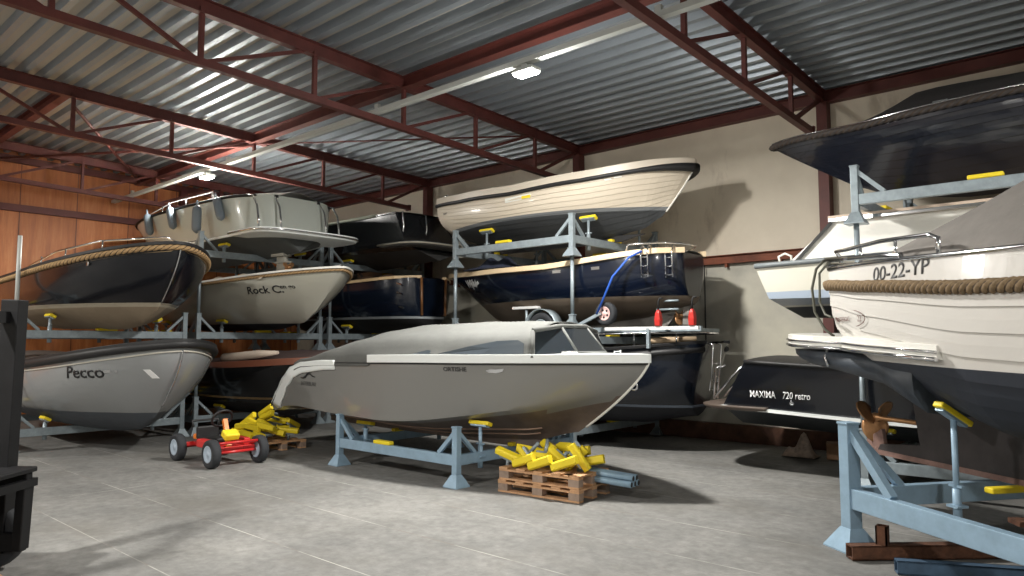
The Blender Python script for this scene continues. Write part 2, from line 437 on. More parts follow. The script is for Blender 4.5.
MB().grid(rumple, 24, 8).build('folded_cover', mat('cream canvas', (.55,.48,.38), .85), d, solid=.02)

# ---------------------------------------------------------------- C: silver cruiser, top left
c = boat('motor_cruiser', 'silver motor cruiser with grey fenders and a flat swim platform, top tier at the left', 'boat', (-12.55, 7.75, 3.42), PI)
hC = Hull(c, 6.9, 2.6, quad(1.20, 1.2, 1.15, .5), lin((0,.12),(.3,.05),(.75,.0),(.92,.25),(1,.5)), rake=1.1, rk=1.0, ts=.78, sm=.45, pa=2.4, pb=.75, chine=(.70,.9,.35), trake=-.12, rs=.14, rmin=.42)
hC.hull(paint('silver topsides grey bottom', (.47,.50,.46), (.07,.075,.075), .42, rough=.22, coat=.6))
hC.rail(DARKM, .03, .02, n=8)
hC.deck(WHITE, .0, camber=.12)
def plat(u, sx): return None
def platform(h, z, aft, fwd, w, th, m, edge=None, name='swim_platform', we=None):
    pts = []; n = 16
    for k in range(n+1):
        a2 = PI/2+PI*k/n; ca = abs(math.cos(a2))**.55; sa = math.copysign(abs(math.sin(a2))**.55, math.sin(a2))
        pts.append((-aft*ca, w*sa))
    poly = [(fwd, w)]+pts+[(fwd, -w)]
    o = MB().loft([[V((x*k, y*k2, z+dz)) for x, y in poly] for dz, k, k2 in ((-th, .94, .97), (-th*.4, 1, 1), (0, 1, 1), (.001, .9, .9))], sm=False).build(name, m, h.root, bevel=.008)
    if edge:
        MB().tube([V((x*1.005, y*1.005, z-th*.45)) for x, y in poly], .018, 8).build('platform_edge', edge, o)
    return o
platform(hC, .46, .75, .5, 1.18, .09, LGREY, CHROME)
MB().tube(hC.line(.70, 50, s0=.02, off=.0), .025, 8).build('spray_rail', LGREY, c)
for x, lean in ((.75,-.5),(2.5,-.45),(3.7,-.4)):
    y = hC.y_at(x, .9); fender(c, (x-lean*.12, y+.12, .93), (lean*-1, 0, 1), .50, .085, SLATE)
fender(c, (1.32, 1.42, .76), (0, 0, 1), .52, .09, SLATE)
rl = [(x, y*.97, z-.16) for x, y, z in ((1.2,1.15,1.35),(1.3,1.17,1.5),(3,1.22,1.52),(5,1.0,1.45),(6.4,.35,1.38),(6.75,0,1.36),(6.4,-.35,1.38),(5,-1.0,1.45),(3,-1.22,1.5),(1.3,-1.15,1.5))]
MB().tube(rl, .016, 8).build('guard_rail', CHROME, c)
for x, y in ((1.3,1.17),(2.4,1.2),(3.6,1.18),(4.8,1.03),(5.8,.7),(-.0,0)):
    if x > 0: MB().tube([(x, y*.97, 1.1), (x, y*.97, 1.34)], .012, 6).build('rail_post', CHROME, c)
for yy, xo in ((-.9,.12), (-.5,0), (.5,0), (.9, .12)):
    MB().tube([(.25+xo, yy, 1.2), (.0+xo, yy, 1.15), (-.16+xo, yy, .95), (-.22+xo, yy, .70), (-.24+xo, yy, .5)], .02, 8).build('transom_rail', CHROME, c)
MB().loft([[V((x, y*k, z)) for x, y in ((.9,-.9),(3.6,-.9),(4.4,-.6),(4.4,.6),(3.6,.9),(.9,.9))] for z, k in ((1.1,1),(1.30,.9))], sm=False).build('cabin_trunk', WHITE, c, bevel=.03)
mb = MB(); mb.loft([[V((x, y, z)) for x, y in ((.35,-.10),(.75,-.14),(.75,.14),(.35,.10))] for z in (.25, .08)]); mb.loft([[V((x, y, z)) for x, y in ((.38,-.04),(.66,-.06),(.66,.06),(.38,.04))] for z in (.08, -.22)])
mb.prism([(.30,-.02),(.72,-.02),(.70,-.06),(.32,-.06)], (0,0,0), (1,0,0), (0,0,1), .16)
sd = mb.build('stern_drive', mat('grey drive', (.35,.34,.30), .5), c, bevel=.01)
propeller(sd, (.30, 0, -.15), .14, BRONZE, shaft=.1)

# ---------------------------------------------------------------- E: black cruiser top, F: dark blue transom boat, back row left
e = boat('motor_cruiser', 'black motor cruiser with chrome stern rails, top tier behind the silver cruiser', 'boat', (-11.85, 10.6, 3.42), PI)
hE = Hull(e, 6.6, 2.4, quad(1.12, 1.1, 1.05, .5), lin((0,.12),(.3,.05),(.75,.0),(.92,.25),(1,.5)), rake=.9, rk=1.0, ts=.8, sm=.45, pa=2.4, pb=.75, chine=(.7,.9,.35), trake=-.35)
hE.hull(paint('black topsides', (.008,.009,.011), (.05,.05,.05), .32, rough=.12, coat=1.))
hE.deck(DARKM, 0); hE.rail(CHROME, .016, .03, n=8)
platform(hE, .44, .8, .4, 1.1, .07, mat('dark platform', (.10,.10,.10), .5), mat('platform trim', (.35,.33,.27), .3))
for yy in (-.6, .2, .85):
    MB().tube([(.0, yy, 1.1), (-.12, yy, 1.12), (-.16, yy, .8), (-.1, yy, .5)], .018, 8).build('transom_rail', CHROME, e)
cover(hE, .08, .8, lambda u: .22*math.sin(PI*min(1, u*1.1+.12)), mat('olive grey canvas', (.12,.13,.10), .85), overlap=.05)
f = boat('sloop', 'dark blue sloop with upright transom and cream rail, second tier behind the white hull', 'boat', (-11.75, 10.65, 1.95), PI)
hF = Hull(f, 6.4, 2.4, quad(1.22, 1.3, 1.12, .4), lin((0,.12),(.3,.02),(.75,.0),(.92,.15),(1,.4)), rake=.7, ts=.62, rs=.10, rmin=.45, sm=.45, pa=2.4, pb=.7, pm=3.2, qm=.5)
hF.hull(paint('dark blue topsides', (.004,.008,.018), (.012,.012,.013), .36, stripe=(.33,.38,(.35,.38,.40)), rough=.12, coat=1.))
hF.cap(TEAK, 'gunwale', .09, .06, dz=.02); hF.deck(WOODV, .02)
MB().tube([(-.03,.36,1.22),(-.03,.34,.4)], .03, 8).build('transom_trim', WOODV, f)
MB().tube([(-.03,-.36,1.22),(-.03,-.34,.4)], .03, 8).build('transom_trim', WOODV, f)
for z in (1.05, .85, .55):
    MB().beam((.12, hF.y_at(.3, z)+.02, z), (.28, hF.y_at(.3, z)+.02, z+.04), .02, .03).build('hull_vent', CHROME, f)
def heap(u, v): return (.6+2.2*u, -.5+1.2*v, 1.22+.14*math.sin(PI*u)*math.sin(PI*v)*(1+.4*math.sin(19*u+3*v)))
MB().grid(heap, 20, 10).build('folded_cover', mat('brown canvas', (.16,.09,.05), .85), f, solid=.015)

# ---------------------------------------------------------------- G: low black boat with wood sheer under the white one
g = boat('tender_boat', 'black boat with varnished wood rail and rolled cream cover, lowest behind the Pecco hull', 'boat', (-17.4, 7.7, .33), 0)
hG = Hull(g, 6.35, 2.35, quad(1.05, 1.15, 1.0, .4), lin((0,.15),(.3,.02),(.78,.0),(.93,.14),(1,.4)), rake=.35, rk=1.2, ts=.85, sm=.5, pa=2.8, pb=.6, pm=3.2, qm=.5, vb=.8)
hG.hull(paint('black gloss topsides', (.006,.006,.007), (.02,.018,.018), .3, stripe=(.37,.41,(.38,.24,.10)), rough=.05, coat=1.))
hG.cap(mat('mahogany rail', (.17,.06,.035), .35, coat=.4), 'gunwale', .07, .12, dz=-.02)
hG.deck(WOODV, .06)
MB().tube([(4.1,-1.0,1.14),(4.6,-.98,1.17),(5.2,-.9,1.22),(5.6,-.75,1.25)], [.085,.08,.075,.03], 12).build('rolled_cover', mat('pale rolled canvas', (.48,.40,.33), .85), g)
cover(hG, .45, .97, lambda u: .14+.08*math.sin(PI*u), mat('dark brown canvas', (.05,.03,.028), .8), overlap=.02)

# ---------------------------------------------------------------- H: grey boat in the centre
h_ = boat('motor_boat', 'grey motor boat with grey canvas hood, alone on the low light blue stand', 'boat', (-10.80, 7.3, .40), 0)
hH = Hull(h_, 6.45, 2.3, lin((0,.36),(.03,.58),(.06,.80),(.10,.97),(.15,1.05),(.25,1.09),(.6,1.12),(1,1.14)), lin((0,.22),(.3,.08),(.6,.02),(.85,.06),(1,.25)), rake=1.0, rk=1.35, ts=.9, sm=.48, pa=2.1, pb=.85, chine=(.76,.94,.5))
GREYH = paint('warm grey topsides', (.205,.200,.185), (.075,.048,.036), .02, rough=.22, coat=.8)
# paint split follows the chine: two materials on one mesh
hb = hH.hull([mat('warm grey topsides', (.20,.198,.188), .32, coat=.6), mat('brown grey bottom', (.13,.10,.085), .45, noise=.3, nscale=3)])
for p in hb.data.polygons:
    cz = sum((hb.data.vertices[i].co for i in p.vertices), V())/len(p.vertices)
    s = cz.x/6.45; k = max(0., (s-.48)/.52)**1.5; tc = .76*(1-.5*k)
    zc = hH.sheer(s)+(hH.keel(s)-hH.sheer(s))*tc
    if cz.z < zc-.01: p.material_index = 1
for k in range(2):
    MB().tube([hH.pt(.03+.85*i/24, .86+.07*k-.12*max(0, (i/24-.5))**1.5, -1, .006) for i in range(25)], .012, 6).build('strake', mat('pale strake', (.30,.20,.15), .5), h_)
    MB().tube([hH.pt(.03+.85*i/24, .86+.07*k-.12*max(0, (i/24-.5))**1.5, 1, .006) for i in range(25)], .012, 6).build('strake', bpy.data.materials['pale strake'], h_)
# pale gunwale band from cockpit to bow
gp = hH.line(0., 40, s0=.42, off=.0, dz=.035)
MB().sweep(gp, [(-.035,-.055),(.02,-.055),(.035,-.02),(.02,.05),(-.035,.05)], m=0).build('gunwale', LGREY, h_, bevel=.006)
MB().tube(hH.line(0., 50, s0=.0, off=.006, dz=-.03), .012, 6).build('gunwale_seal', BLACK, h_)
# pale quarter wings at the stern
for sd_ in (-1, 1):
    def wing(u, v, sd_=sd_):
        s_ = .004+.29*u; p = hH.pt(s_, 0, 1); q_ = hH.pt(s_+.004, 0, 1); tx = q_.x-p.x; tz = q_.z-p.z; l_ = math.hypot(tx, tz)
        wd = (.20-.06*u)*v; X = p.x+tz/l_*wd; Z = p.z+.012-tx/l_*wd
        return (X, sd_*(hH.y_at(X, max(.05, Z))+.012), Z)
    MB().grid(wing, 40, 4).build('quarter_wing', LGREY, h_, solid=.02)
def aft(u, v):
    s_ = .002+.32*u; p = hH.pt(s_, 0, 1); w = v*2-1; return (p.x, p.y*w, p.z+.01)
MB().grid(aft, 30, 8).build('aft_deck', LGREY, h_)
# foredeck
def fdeck(u, v):
    s = .58+.415*u; p = hH.pt(s, 0, 1); w = v*2-1; return (p.x, p.y*w, p.z+.08+.06*(1-w*w)*(1-u))
MB().grid(fdeck, 20, 10).build('foredeck', LGREY, h_)
# cabin sides / hood: canvas from stern over a frame to the windscreen
prof = [(.75,.02,.94),(1.2,.08,.94),(1.6,.20,.92),(2.0,.33,.84),(2.4,.42,.80),(3.0,.47,.78),(3.7,.48,.78),(4.3,.48,.77),(5.0,.47,.75),(5.28,.45,.75)]
def hood(u, v):
    x = u*(len(prof)-1); i = min(int(x), len(prof)-2); k = x-i
    X, Hh, W = [prof[i][j]*(1-k)+prof[i+1][j]*k for j in range(3)]
    s = X/6.45; base = hH.pt(s, 0, 1); w = v*2-1; aw = abs(w)
    yb = base.y+.015
    if aw > .75:
        q = (aw-.75)/.25; y = yb-.10*(1-q)*(min(1, Hh*2)); z = base.z+.55*Hh*(1-q)
        y = yb*(1-.22*Hh*(1-q))
    else:
        q = aw/.75; y = yb*(1-.22*Hh)*q; z = base.z+Hh*(.55+.45*(1-q**2.6))
    z += .010*math.sin(u*31+v*8)*math.sin(v*21)
    if X < 2.75 and aw > .97: z -= .10
    return (X, math.copysign(y, w), z+.03)
MB().grid(hood, 40, 28).build('canvas_hood', CANVG, h_, solid=.01)
# side windows in the hood, windscreen
def on_hood(X, f_, sd_, off=.028):
    for i in range(len(prof)-1):
        if prof[i][0] <= X <= prof[i+1][0]:
            k = (X-prof[i][0])/(prof[i+1][0]-prof[i][0]); Hh = prof[i][1]*(1-k)+prof[i+1][1]*k; break
    base = hH.pt(X/6.45, 0, 1); yb = base.y+.015
    return V((X, sd_*(yb*(1-.22*Hh*f_)+off), base.z+.55*Hh*f_+.03))
SEAL = mat('clear hood window', (.07,.085,.10), .12, coat=.6)
for sd_ in (-1, 1):
    pw = [(4.05,.26),(4.2,.36),(4.5,.60),(4.85,.84),(5.12,.90),(5.2,.75),(5.22,.26),(4.7,.22)]
    cen = on_hood(4.8, .5, sd_); ps = [on_hood(x, z, sd_) for x, z in pw]
    MB().add([cen]+ps, [(0, i+1, (i+1) % len(ps)+1) for i in range(len(ps))]).build('hood_window', SEAL, h_, solid=.006)
    ps = [on_hood(x, z, sd_) for x, z in ((3.62,.24),(3.86,.42),(3.92,.40),(3.92,.24))]
    MB().add(ps, [(0,1,2,3)]).build('hood_window', SEAL, h_, solid=.006)
WB = [V((5.32,-.74,1.17)), V((5.66,-.30,1.23)), V((5.66,.30,1.23)), V((5.32,.74,1.17))]
wt = [V((5.26,-.66,1.50)), V((5.38,-.26,1.56)), V((5.38,.26,1.56)), V((5.26,.66,1.50))]
mb = MB()
for i in range(3): mb.add([WB[i], WB[i+1], wt[i+1], wt[i]], [(0,1,2,3)])
ws = mb.build('windscreen', GLASS, h_, solid=.01)
mb = MB(); mb.tube(wt, .03, 8); mb.tube(WB, .022, 8)
for i in (0, 1, 2, 3): mb.tube([WB[i], wt[i]], .028 if i in (0, 3) else .018, 8)
mb.build('windscreen_frame', CANVG, h_)
# cockpit sole so the hood is not empty below
MB().box((2.7, 0, .95), (3.6, 1.8, .04)).build('cockpit_floor', TEAK, h_)
MB().tube([hH.pt(1, t)+V((.012, 0, 0)) for t in [.02+i*.9/24 for i in range(25)]], .016, 8).build('stem_strip', WHITE, h_)
MB().tube([V(hH.pt(1, .32))+V((.02+.045*math.cos(k*PI/5), 0, .045*math.sin(k*PI/5)-.01)) for k in range(10)], .012, 6, loop=True).build('bow_eye', CHROME, h_)
for sd_ in (-1, 1):
    MB().tube([(5.62, sd_*.56, 1.19), (5.62, sd_*.56, 1.25), (5.78, sd_*.46, 1.25), (5.78, sd_*.46, 1.19)], .012, 6).build('mooring_cleat', CHROME, h_)
hH.text('ORTISHE', 4.12, 1.0, .075, INKG, name='registration_lettering', wscale=1.15, bold=.002)
hH.patch([(4.72,1.015),(4.80,1.035),(4.86,1.03),(4.96,1.045),(4.94,1.01),(4.86,.985),(4.76,.99)], CHROME, 'maker_badge')
wv = [(0,0),(.05,-.015),(.10,-.012),(.16,.02),(.22,.045),(.27,.035),(.31,.0),(.37,-.005),(.31,.018),(.27,.055),(.22,.07),(.15,.055),(.12,.03),(.17,.045),(.20,.04),(.15,.012),(.09,-.03),(.04,-.03)]
def wavepatch(pts, x0, z0, k):
    vs = [(x0+x*k, z0+z*k) for x, z in pts]; up = []; n = 10
    # upper swoosh as a strip
    a1 = [(.0,-.01),(.06,-.012),(.12,.01),(.17,.05),(.23,.055),(.29,.02),(.36,-.0)]
    a2 = [(.0,-.02),(.06,-.035),(.12,-.02),(.17,.02),(.23,.03),(.29,.0),(.36,-.004)]
    mb = MB(); V1 = [V((x0+x*k, -(hH.y_at(x0+x*k, z0+z*k)+.01), z0+z*k)) for x, z in a1]; V2 = [V((x0+x*k, -(hH.y_at(x0+x*k, z0+z*k)+.01), z0+z*k)) for x, z in a2]
    mb.loft([V1, V2], closed=False, caps=False); b1 = [(.06,.04),(.10,.055),(.15,.062),(.20,.05)]; b2 = [(.06,.037),(.10,.045),(.15,.045),(.20,.03)]
    W1 = [V((x0+x*k, -(hH.y_at(x0+x*k, z0+z*k)+.01), z0+z*k)) for x, z in b1]; W2 = [V((x0+x*k, -(hH.y_at(x0+x*k, z0+z*k)+.01), z0+z*k)) for x, z in b2]
    mb.loft([W1, W2], closed=False, caps=False)
    return mb.build('wave_emblem', INKB, h_, solid=.003)
wavepatch(wv, .92, .84, 1.2)
hH.text('INTERBLAU', .92, .70, .09, INKG, name='small_lettering', wscale=.95)
fin(hH, [(.2,.12),(.2,.03),(4.6,-.02),(5.2,.05),(4.9,.10)], .05, bpy.data.materials['brown grey bottom'])

# ---------------------------------------------------------------- I: white clinker boat on top of the centre back rack
i_ = boat('clinker_sloop', 'cream planked sloop with dark bottom and black rubbing rail, highest in the middle rack', 'boat', (-11.08, 10.85, 3.62), 0)
hI = Hull(i_, 5.55, 2.35, lin((0,1.03),(.2,.95),(.45,.88),(.7,.93),(1,1.08)), lin((0,.42),(.12,.20),(.35,.03),(.75,.0),(.92,.12),(1,.3)), rake=.62, rk=1.15, ts=.6, sm=.45, pa=2.3, pb=.7, pm=2.8, qm=.6, vb=.9, clink=11)
hI.hull(paint('cream planked topsides', (.60,.53,.43), (.035,.038,.042), .43, stripe=(.40,.455,(.16,.17,.18)), rough=.35, coat=.3, z_slope=0))
MB().sweep(hI.line(0., 50, dz=.06), [(-.03,-.07),(.02,-.07),(.03,.07),(-.03,.07)]).build('bulwark', mat('cream bulwark', (.58,.52,.43), .4), i_, bevel=.01)
p = hI.line(.0, 60, off=.03, dz=-.03); n = len(p)
MB().tube(p, [.036+.045*max(0, 1-(5.6-q.x)/.75) for q in p], 12).build('rub_rail', BLACK, i_)
hI.deck(WHITE, .02)
MB().tube([hI.pt(1, t)+V((.01, 0, 0)) for t in [i/20 for i in range(1, 19)]], .014, 6).build('stem_strip', WHITE, i_)
cover(hI, .25, .66, lambda u: .30*math.sin(PI*u)**.5+.08+.04*math.sin(14*u), CANVT, overlap=0., wf=lambda u: .8)
MB().tube([(.15,-.4,1.05),(.5,-.6,1.14),(1.0,-.7,1.12),(1.2,-.62,1.1)], .035, 6).build('folded_rail', BLACK, i_)
MB().tube([(.1,-.65,1.04),(.12,-.66,1.18),(.3,-.7,1.2),(.3,-.72,1.04)], .012, 6).build('mooring_bitt', CHROME, i_)
for x, y_, z_ in ((2.55,-1.12,.86), (5.05,0,1.0)): MB().tube([(x, y_, z_), (x, y_, z_+.16)], .02, 6).build('mooring_bitt', CHROME, i_)
hI.patch([(2.35,.70),(2.95,.72),(2.95,.80),(2.35,.78)], mat('silver sticker', (.75,.76,.7), .3), 'sticker')
hI.patch([(2.75,.72),(2.95,.725),(2.95,.775),(2.75,.77)], YEL, 'yellow_marking', off=.014)
hI.patch([(4.35,.86),(4.46,.87),(4.46,.90),(4.35,.89)], WHITE, 'sticker'); hI.patch([(4.50,.89),(4.62,.90),(4.62,.93),(4.50,.92)], WHITE, 'sticker')
hI.text('Vivant', .28, .77, .07, INKG, name='small_lettering', wscale=.9)
fin(hI, [(.15,.25),(.35,-.05),(4.1,-.06),(4.6,.04),(4.0,.06),(.9,.2)], .06, bpy.data.materials['black rubber'])
fin(hI, [(-.15,.9),(-.02,.9),(.2,-.02),(-.12,-.02)], .04, WHITE, 'rudder')

# ---------------------------------------------------------------- J: navy boat on trailer, second tier centre
j = boat('sloop', 'navy blue sloop strapped to a road trailer, under the cream planked sloop', 'boat', (-5.55, 10.8, 2.02), PI)
hJ = Hull(j, 5.75, 2.2, lin((0,1.20),(.4,1.02),(.7,1.04),(1,1.12)), lin((0,.36),(.2,.16),(.45,.05),(.75,.02),(.92,.18),(1,.5)), rake=1.0, rk=.95, ts=.55, rs=.13, rmin=.55, sm=.42, pa=2.1, pb=.8, pm=2.6, qm=.6)
hJ.hull(paint('navy topsides taupe bottom', (.003,.006,.016), (.15,.115,.085), .50, rough=.1, coat=1., z_slope=-.0))
hJ.cap(mat('cream cap rail', (.72,.56,.36), .45), 'gunwale', .12, .09, dz=.03); hJ.deck(WHITE, .0)
hJ.text('Wijk', 4.72, .84, .20, INKW, dirx=-1, side=1, name='boat_name', shear=.2, bold=.006)
hJ.patch([(x_-.34, z_) for x_, z_ in ((4.62,.82),(4.56,.86),(4.48,.88),(4.50,.94),(4.56,.91),(4.60,.97),(4.64,.90),(4.69,.89),(4.65,.85))], INKW, 'star_emblem', side=1)
hJ.patch([(1.2,.95),(2.1,.93),(2.1,.98),(1.2,1.0)], CHROME, 'chrome_vent', side=1)
for xx, yy in ((.42, .80), (.14, .52)):
    mb = MB()
    for q in (-.06, .06): mb.tube([(xx+q, yy-.12, 1.24), (xx+q, yy+.02, 1.30), (xx+q, yy+.07, 1.18), (xx+q, yy+.05, .78)], .013, 8)
    for z in (1.1, .96, .82): mb.tube([(xx-.06, yy+.06, z), (xx+.06, yy+.06, z)], .011, 6)
    mb.build('boarding_ladder', CHROME, j)
MB().tube([(.8,.82,1.2),(.75,.82,1.34),(.3,.55,1.36),(.08,.25,1.36),(.05,0,1.36),(.08,-.25,1.36),(.3,-.55,1.36),(.75,-.82,1.3)], .016, 8).build('pushpit_rail', CHROME, j)
def heapj(u, v): return (3.2+1.2*u, .2+.8*v, 1.14+.22*math.sin(PI*u)*math.sin(PI*v)*(1+.3*math.sin(17*u+5*v)))
MB().grid(heapj, 16, 10).build('folded_cover', mat('navy canvas', (.015,.02,.04), .85), j, solid=.015)
MB().tube([(.45,.88,1.20),(.62,1.0,1.1),(.85,1.12,.8),(1.15,1.14,.2)], .02, 6).build('lashing_strap', BLUEST, j)
fin(hJ, [(.3,.25),(.5,.0),(3.9,-.02),(4.4,.15),(3.9,.15)], .05, bpy.data.materials['taupe canvas'])
fin(hJ, [(.10,.55),(.2,.55),(.22,.0),(.08,.0)], .03, bpy.data.materials['taupe canvas'], 'rudder')
propeller(j, (.28, 0, .18), .15, BRONZE, shaft=.3)
mb = MB()
for z in (.28, .42): mb.tube([(.1, .35, z), (.5, .35, z)], .02, 6)
mb.build('exhaust_fitting', GALV, j)

# ---------------------------------------------------------------- K: dark boat lowest centre back
k_ = boat('sloop', 'dark navy sloop on the lowest tier, stern showing past the grey boat bow', 'boat', (-5.15, 10.75, .33), PI)
hK = Hull(k_, 6.2, 2.4, quad(1.42, 1.4, 1.28, .4), lin((0,.25),(.2,.08),(.45,.02),(.75,.02),(.92,.15),(1,.4)), rake=.7, ts=.62, rs=.14, rmin=.5, sm=.42, pa=2.2, pb=.8, pm=3.2, qm=.5, trake=.35)
hK.hull(paint('dark navy topsides', (.006,.009,.016), (.012,.013,.018), .40, stripe=(.40,.44,(.12,.15,.20)), rough=.14, coat=1.))
hK.rail(BLACK, .05, .08, n=10); hK.cap(DARKM, 'gunwale', .1, .05, dz=.02); hK.deck(DARKM, .02)
MB().tube([(2.6,1.08,1.36),(2.5,1.08,1.55),(1.0,.86,1.58),(.35,.55,1.58),(.1,.25,1.58),(.1,-.25,1.58),(.35,-.55,1.58),(2.5,-1.08,1.55)], .018, 8).build('pushpit_rail', CHROME, k_)
for x, y in ((.4,.58), (1.0,.86), (1.7,.97), (2.3,1.06)): MB().tube([(x, y, 1.38), (x, y, 1.57)], .013, 6).build('rail_post', CHROME, k_)
MB().tube([(.9,.62,1.46),(.25,.2,1.48)], .05, 8).build('rolled_cover', mat('tan rolled canvas', (.42,.31,.20), .85), k_)
mb = MB()
for q in (-.14, .14): mb.tube([(.02, .15+q, 1.42), (-.08, .15+q, 1.4), (-.04, .15+q, .9), (.0, .15+q, .68)], .014, 8)
for z in (.7, .9, 1.1): mb.tube([(-.04, .01, z), (-.04, .29, z)], .012, 6)
mb.build('boarding_ladder', CHROME, k_)

# ---------------------------------------------------------------- L: Maxima 720 retro
l_ = boat('motor_boat', 'glossy black motor boat lettered MAXIMA 720 retro, on the lowest tier', 'boat', (-4.15, 10.65, .42), 0)
hL = Hull(l_, 7.2, 2.45, quad(1.10, 1.15, 1.02, .4), lin((0,.12),(.4,.02),(.75,.0),(.92,.25),(1,.5)), rake=.8, ts=.93, sm=.42, pa=2.2, pb=.8, chine=(.66,.95,.5), trake=-.55)
hL.hull(paint('piano black topsides', (.005,.006,.009), (.025,.03,.034), .38, rough=.07, coat=1.))
hL.deck(DARKM, 0); hL.rail(BLACK, .025, .02, n=8)
platform(hL, .47, .85, .3, 1.2, .06, mat('dark teak platform', (.10,.075,.06), .5), None)
MB().sweep(hL.side_line(.66, .0, .9, -1, off=.03)[::1], [(-.06,-.02),(.03,-.02),(.03,.02),(-.06,.02)]).build('chine_step', LGREY, l_)
MB().sweep(hL.side_line(.66, .0, .9, 1, off=.03), [(-.03,-.02),(.06,-.02),(.06,.02),(-.03,.02)]).build('chine_step', LGREY, l_)
hL.text('MAXIMA', .05, .60, .13, INKW, name='model_lettering', wscale=.72, bold=.001)
hL.text('720 retro', .50, .60, .13, INKW, name='model_lettering', wscale=.72, bold=.001, shear=.15)
MB().lathe([(.001,-.012),(.03,-.012),(.035,0),(.001,.014)], (.62, -hL.y_at(.62,.55)-.01, .55), (0,-1,0), 12).build('exhaust_outlet', CHROME, l_)
for yy in (-1.05, -.75):
    MB().tube([(.02, yy, 1.10), (-.25, yy, .85), (-.5, yy, .56)], .018, 8).build('transom_rail', CHROME, l_)
mb = MB()
for q in (0, .12): mb.tube([(-.75, -.55+q, .5), (-.72, -.55+q, .95), (-.62, -.55+q, 1.0)], .016, 8)
mb.tube([(-.75,-.55,.75),(-.75,-.43,.75)], .014, 6)
mb.build('boarding_ladder', CHROME, l_)
cover(hL, .12, .9, lambda u: .12, CANVB, overlap=.02, flat=.6)

# ---------------------------------------------------------------- M: black clinker top right
m_ = boat('clinker_sloop', 'black planked sloop under a black tent cover, top tier at the right', 'boat', (3.85, 10.7, 3.62), PI)
hM = Hull(m_, 8.0, 2.9, lin((0,1.0),(.5,.86),(.8,.93),(1,1.10)), lin((0,.3),(.3,.02),(.8,.0),(.93,.12),(1,.32)), rake=1.2, rk=1.05, ts=.8, sm=.45, pa=1.9, pb=.85, pm=2.4, qm=.62, clink=10)
hM.hull(paint('black planked topsides', (.010,.012,.02), (.012,.012,.014), .12, rough=.2, coat=.9))
hM.rope(mat('black brown rope', (.035,.028,.026), .7), .042, t=.0, twist=20, seg=120)
MB().tube(hM.line(0., 60, off=-.02, dz=.06), .012, 6).build('toe_rail', CHROME, m_)
hM.deck(DARKM, .02)
def hfM(u): return .16+.50*max(0, math.sin(PI*min(1, (1-u)*1.35)))**.8 if u < 1 else .0
cover(hM, .05, .90, lambda u: .03+.50*min(1, (1-u)*5.5)*(1-.08*math.sin(7*u)), CANVB, overlap=0., wf=lambda u: .93, wob=.02)
MB().box((5.55, hM.pt(.71,0,1).y-.04, hM.sheer(.7)+.07), (.16,.05,.05)).build('mooring_cleat', CHROME, m_)

# ---------------------------------------------------------------- O: white cruiser mid right
o_ = boat('motor_cruiser', 'white motor cruiser with blue stripe and raked cabin, second tier behind the boat numbered 00-22-YP', 'boat', (-3.98, 10.7, 2.0), 0)
hO = Hull(o_, 6.8, 2.5, lin((0,.80),(.5,.84),(1,1.0)), lin((0,.12),(.4,.02),(.75,.0),(.92,.25),(1,.5)), rake=.9, ts=.94, sm=.42, pa=2.2, pb=.8, chine=(.66,.92,.5), trake=.22)
hO.hull(paint('white topsides blue stripe', (.66,.64,.56), (.05,.06,.07), .25, stripe=(.27,.44,(.38,.45,.55)), rough=.25, coat=.5))
hO.rail(mat('grey rubbing strake', (.16,.18,.19), .5), .035, .0, n=8); hO.deck(WHITE, -.02)
MB().loft([[V((x0+(x-x0)*1, y*ky, z)) for x, y in ((x0,-1),(x1,-.95),(x1+.6,-.5),(x1+.6,.5),(x1,.95),(x0,1))] for z, x0, x1, ky in ((.78,.35,4.6,1.05),(1.35,.95,4.2,.92))], sm=False).build('cabin', WHITE, o_, bevel=.02)
MB().loft([[V((x, y*ky, z)) for x, y in ((.9,-1),(4.0,-1),(4.4,-.5),(4.4,.5),(4.0,1),(.9,1))] for z, ky in ((1.36,.94),(1.42,.94))], sm=False).build('cabin_roof', mat('cream roof edge', (.62,.50,.40), .4), o_, bevel=.01)
MB().sweep([(.92,-.96,1.355),(2.4,-.97,1.355),(4.0,-.95,1.355)], [(-.02,-.02),(.02,-.02),(.02,.02),(-.02,.02)]).build('roof_trim', CHROME, o_)
MB().beam((.50,-1.065,.82), (.95,-.955,1.33), .03, .04).build('cabin_pillar', mat('dark seal', (.05,.05,.05), .5), o_)
MB().tube([(.30,-1.05,.82),(.28,-1.05,.92),(.36,-1.03,.96),(.44,-1.02,.92),(.44,-1.02,.82)], .016, 8).build('mooring_cleat', WHITE, o_)

# ---------------------------------------------------------------- N: white boat 00-22-YP in front right
rzN = math.atan2(-.585, .811)
UA = V((-.811, .585, 0)); VV = V((.585, .811, 0)); P0 = V((-1.98, 6.63, 0))
orgN = P0+VV*1.35+UA*.9
n_ = boat('clinker_sloop', 'white planked sloop numbered 00-22-YP with thick brown rope fender and dark bottom', 'boat', (orgN.x, orgN.y, .62), rzN)
hN = Hull(n_, 7.6, 2.75, lin((0,1.86),(.4,1.72),(.7,1.78),(1,2.0)), lin((0,.92),(.10,.62),(.28,.30),(.6,.2),(.85,.25),(1,.5)), rake=.9, rk=1.2, ts=.60, sm=.48, pa=2.2, pb=.75, pm=3.4, qm=.5, vb=.85, clink=8)
hN.hull(paint('white planked topsides dark bottom', (.62,.60,.565), (.028,.033,.045), .98, rough=.22, coat=.6, z_slope=-.02))
hN.rope(ROPED, .052, t=.155, twist=30, seg=300, s0=.0)
MB().tube(hN.line(0., 60, off=0, dz=.02), .022, 8).build('toe_rail', CHROME, n_)
hN.deck(LGREY, .05)
hN.text('00-22-YP', .94, 1.672, .175, INKG, name='registration_lettering', wscale=1.2, bold=.002, off=.003)
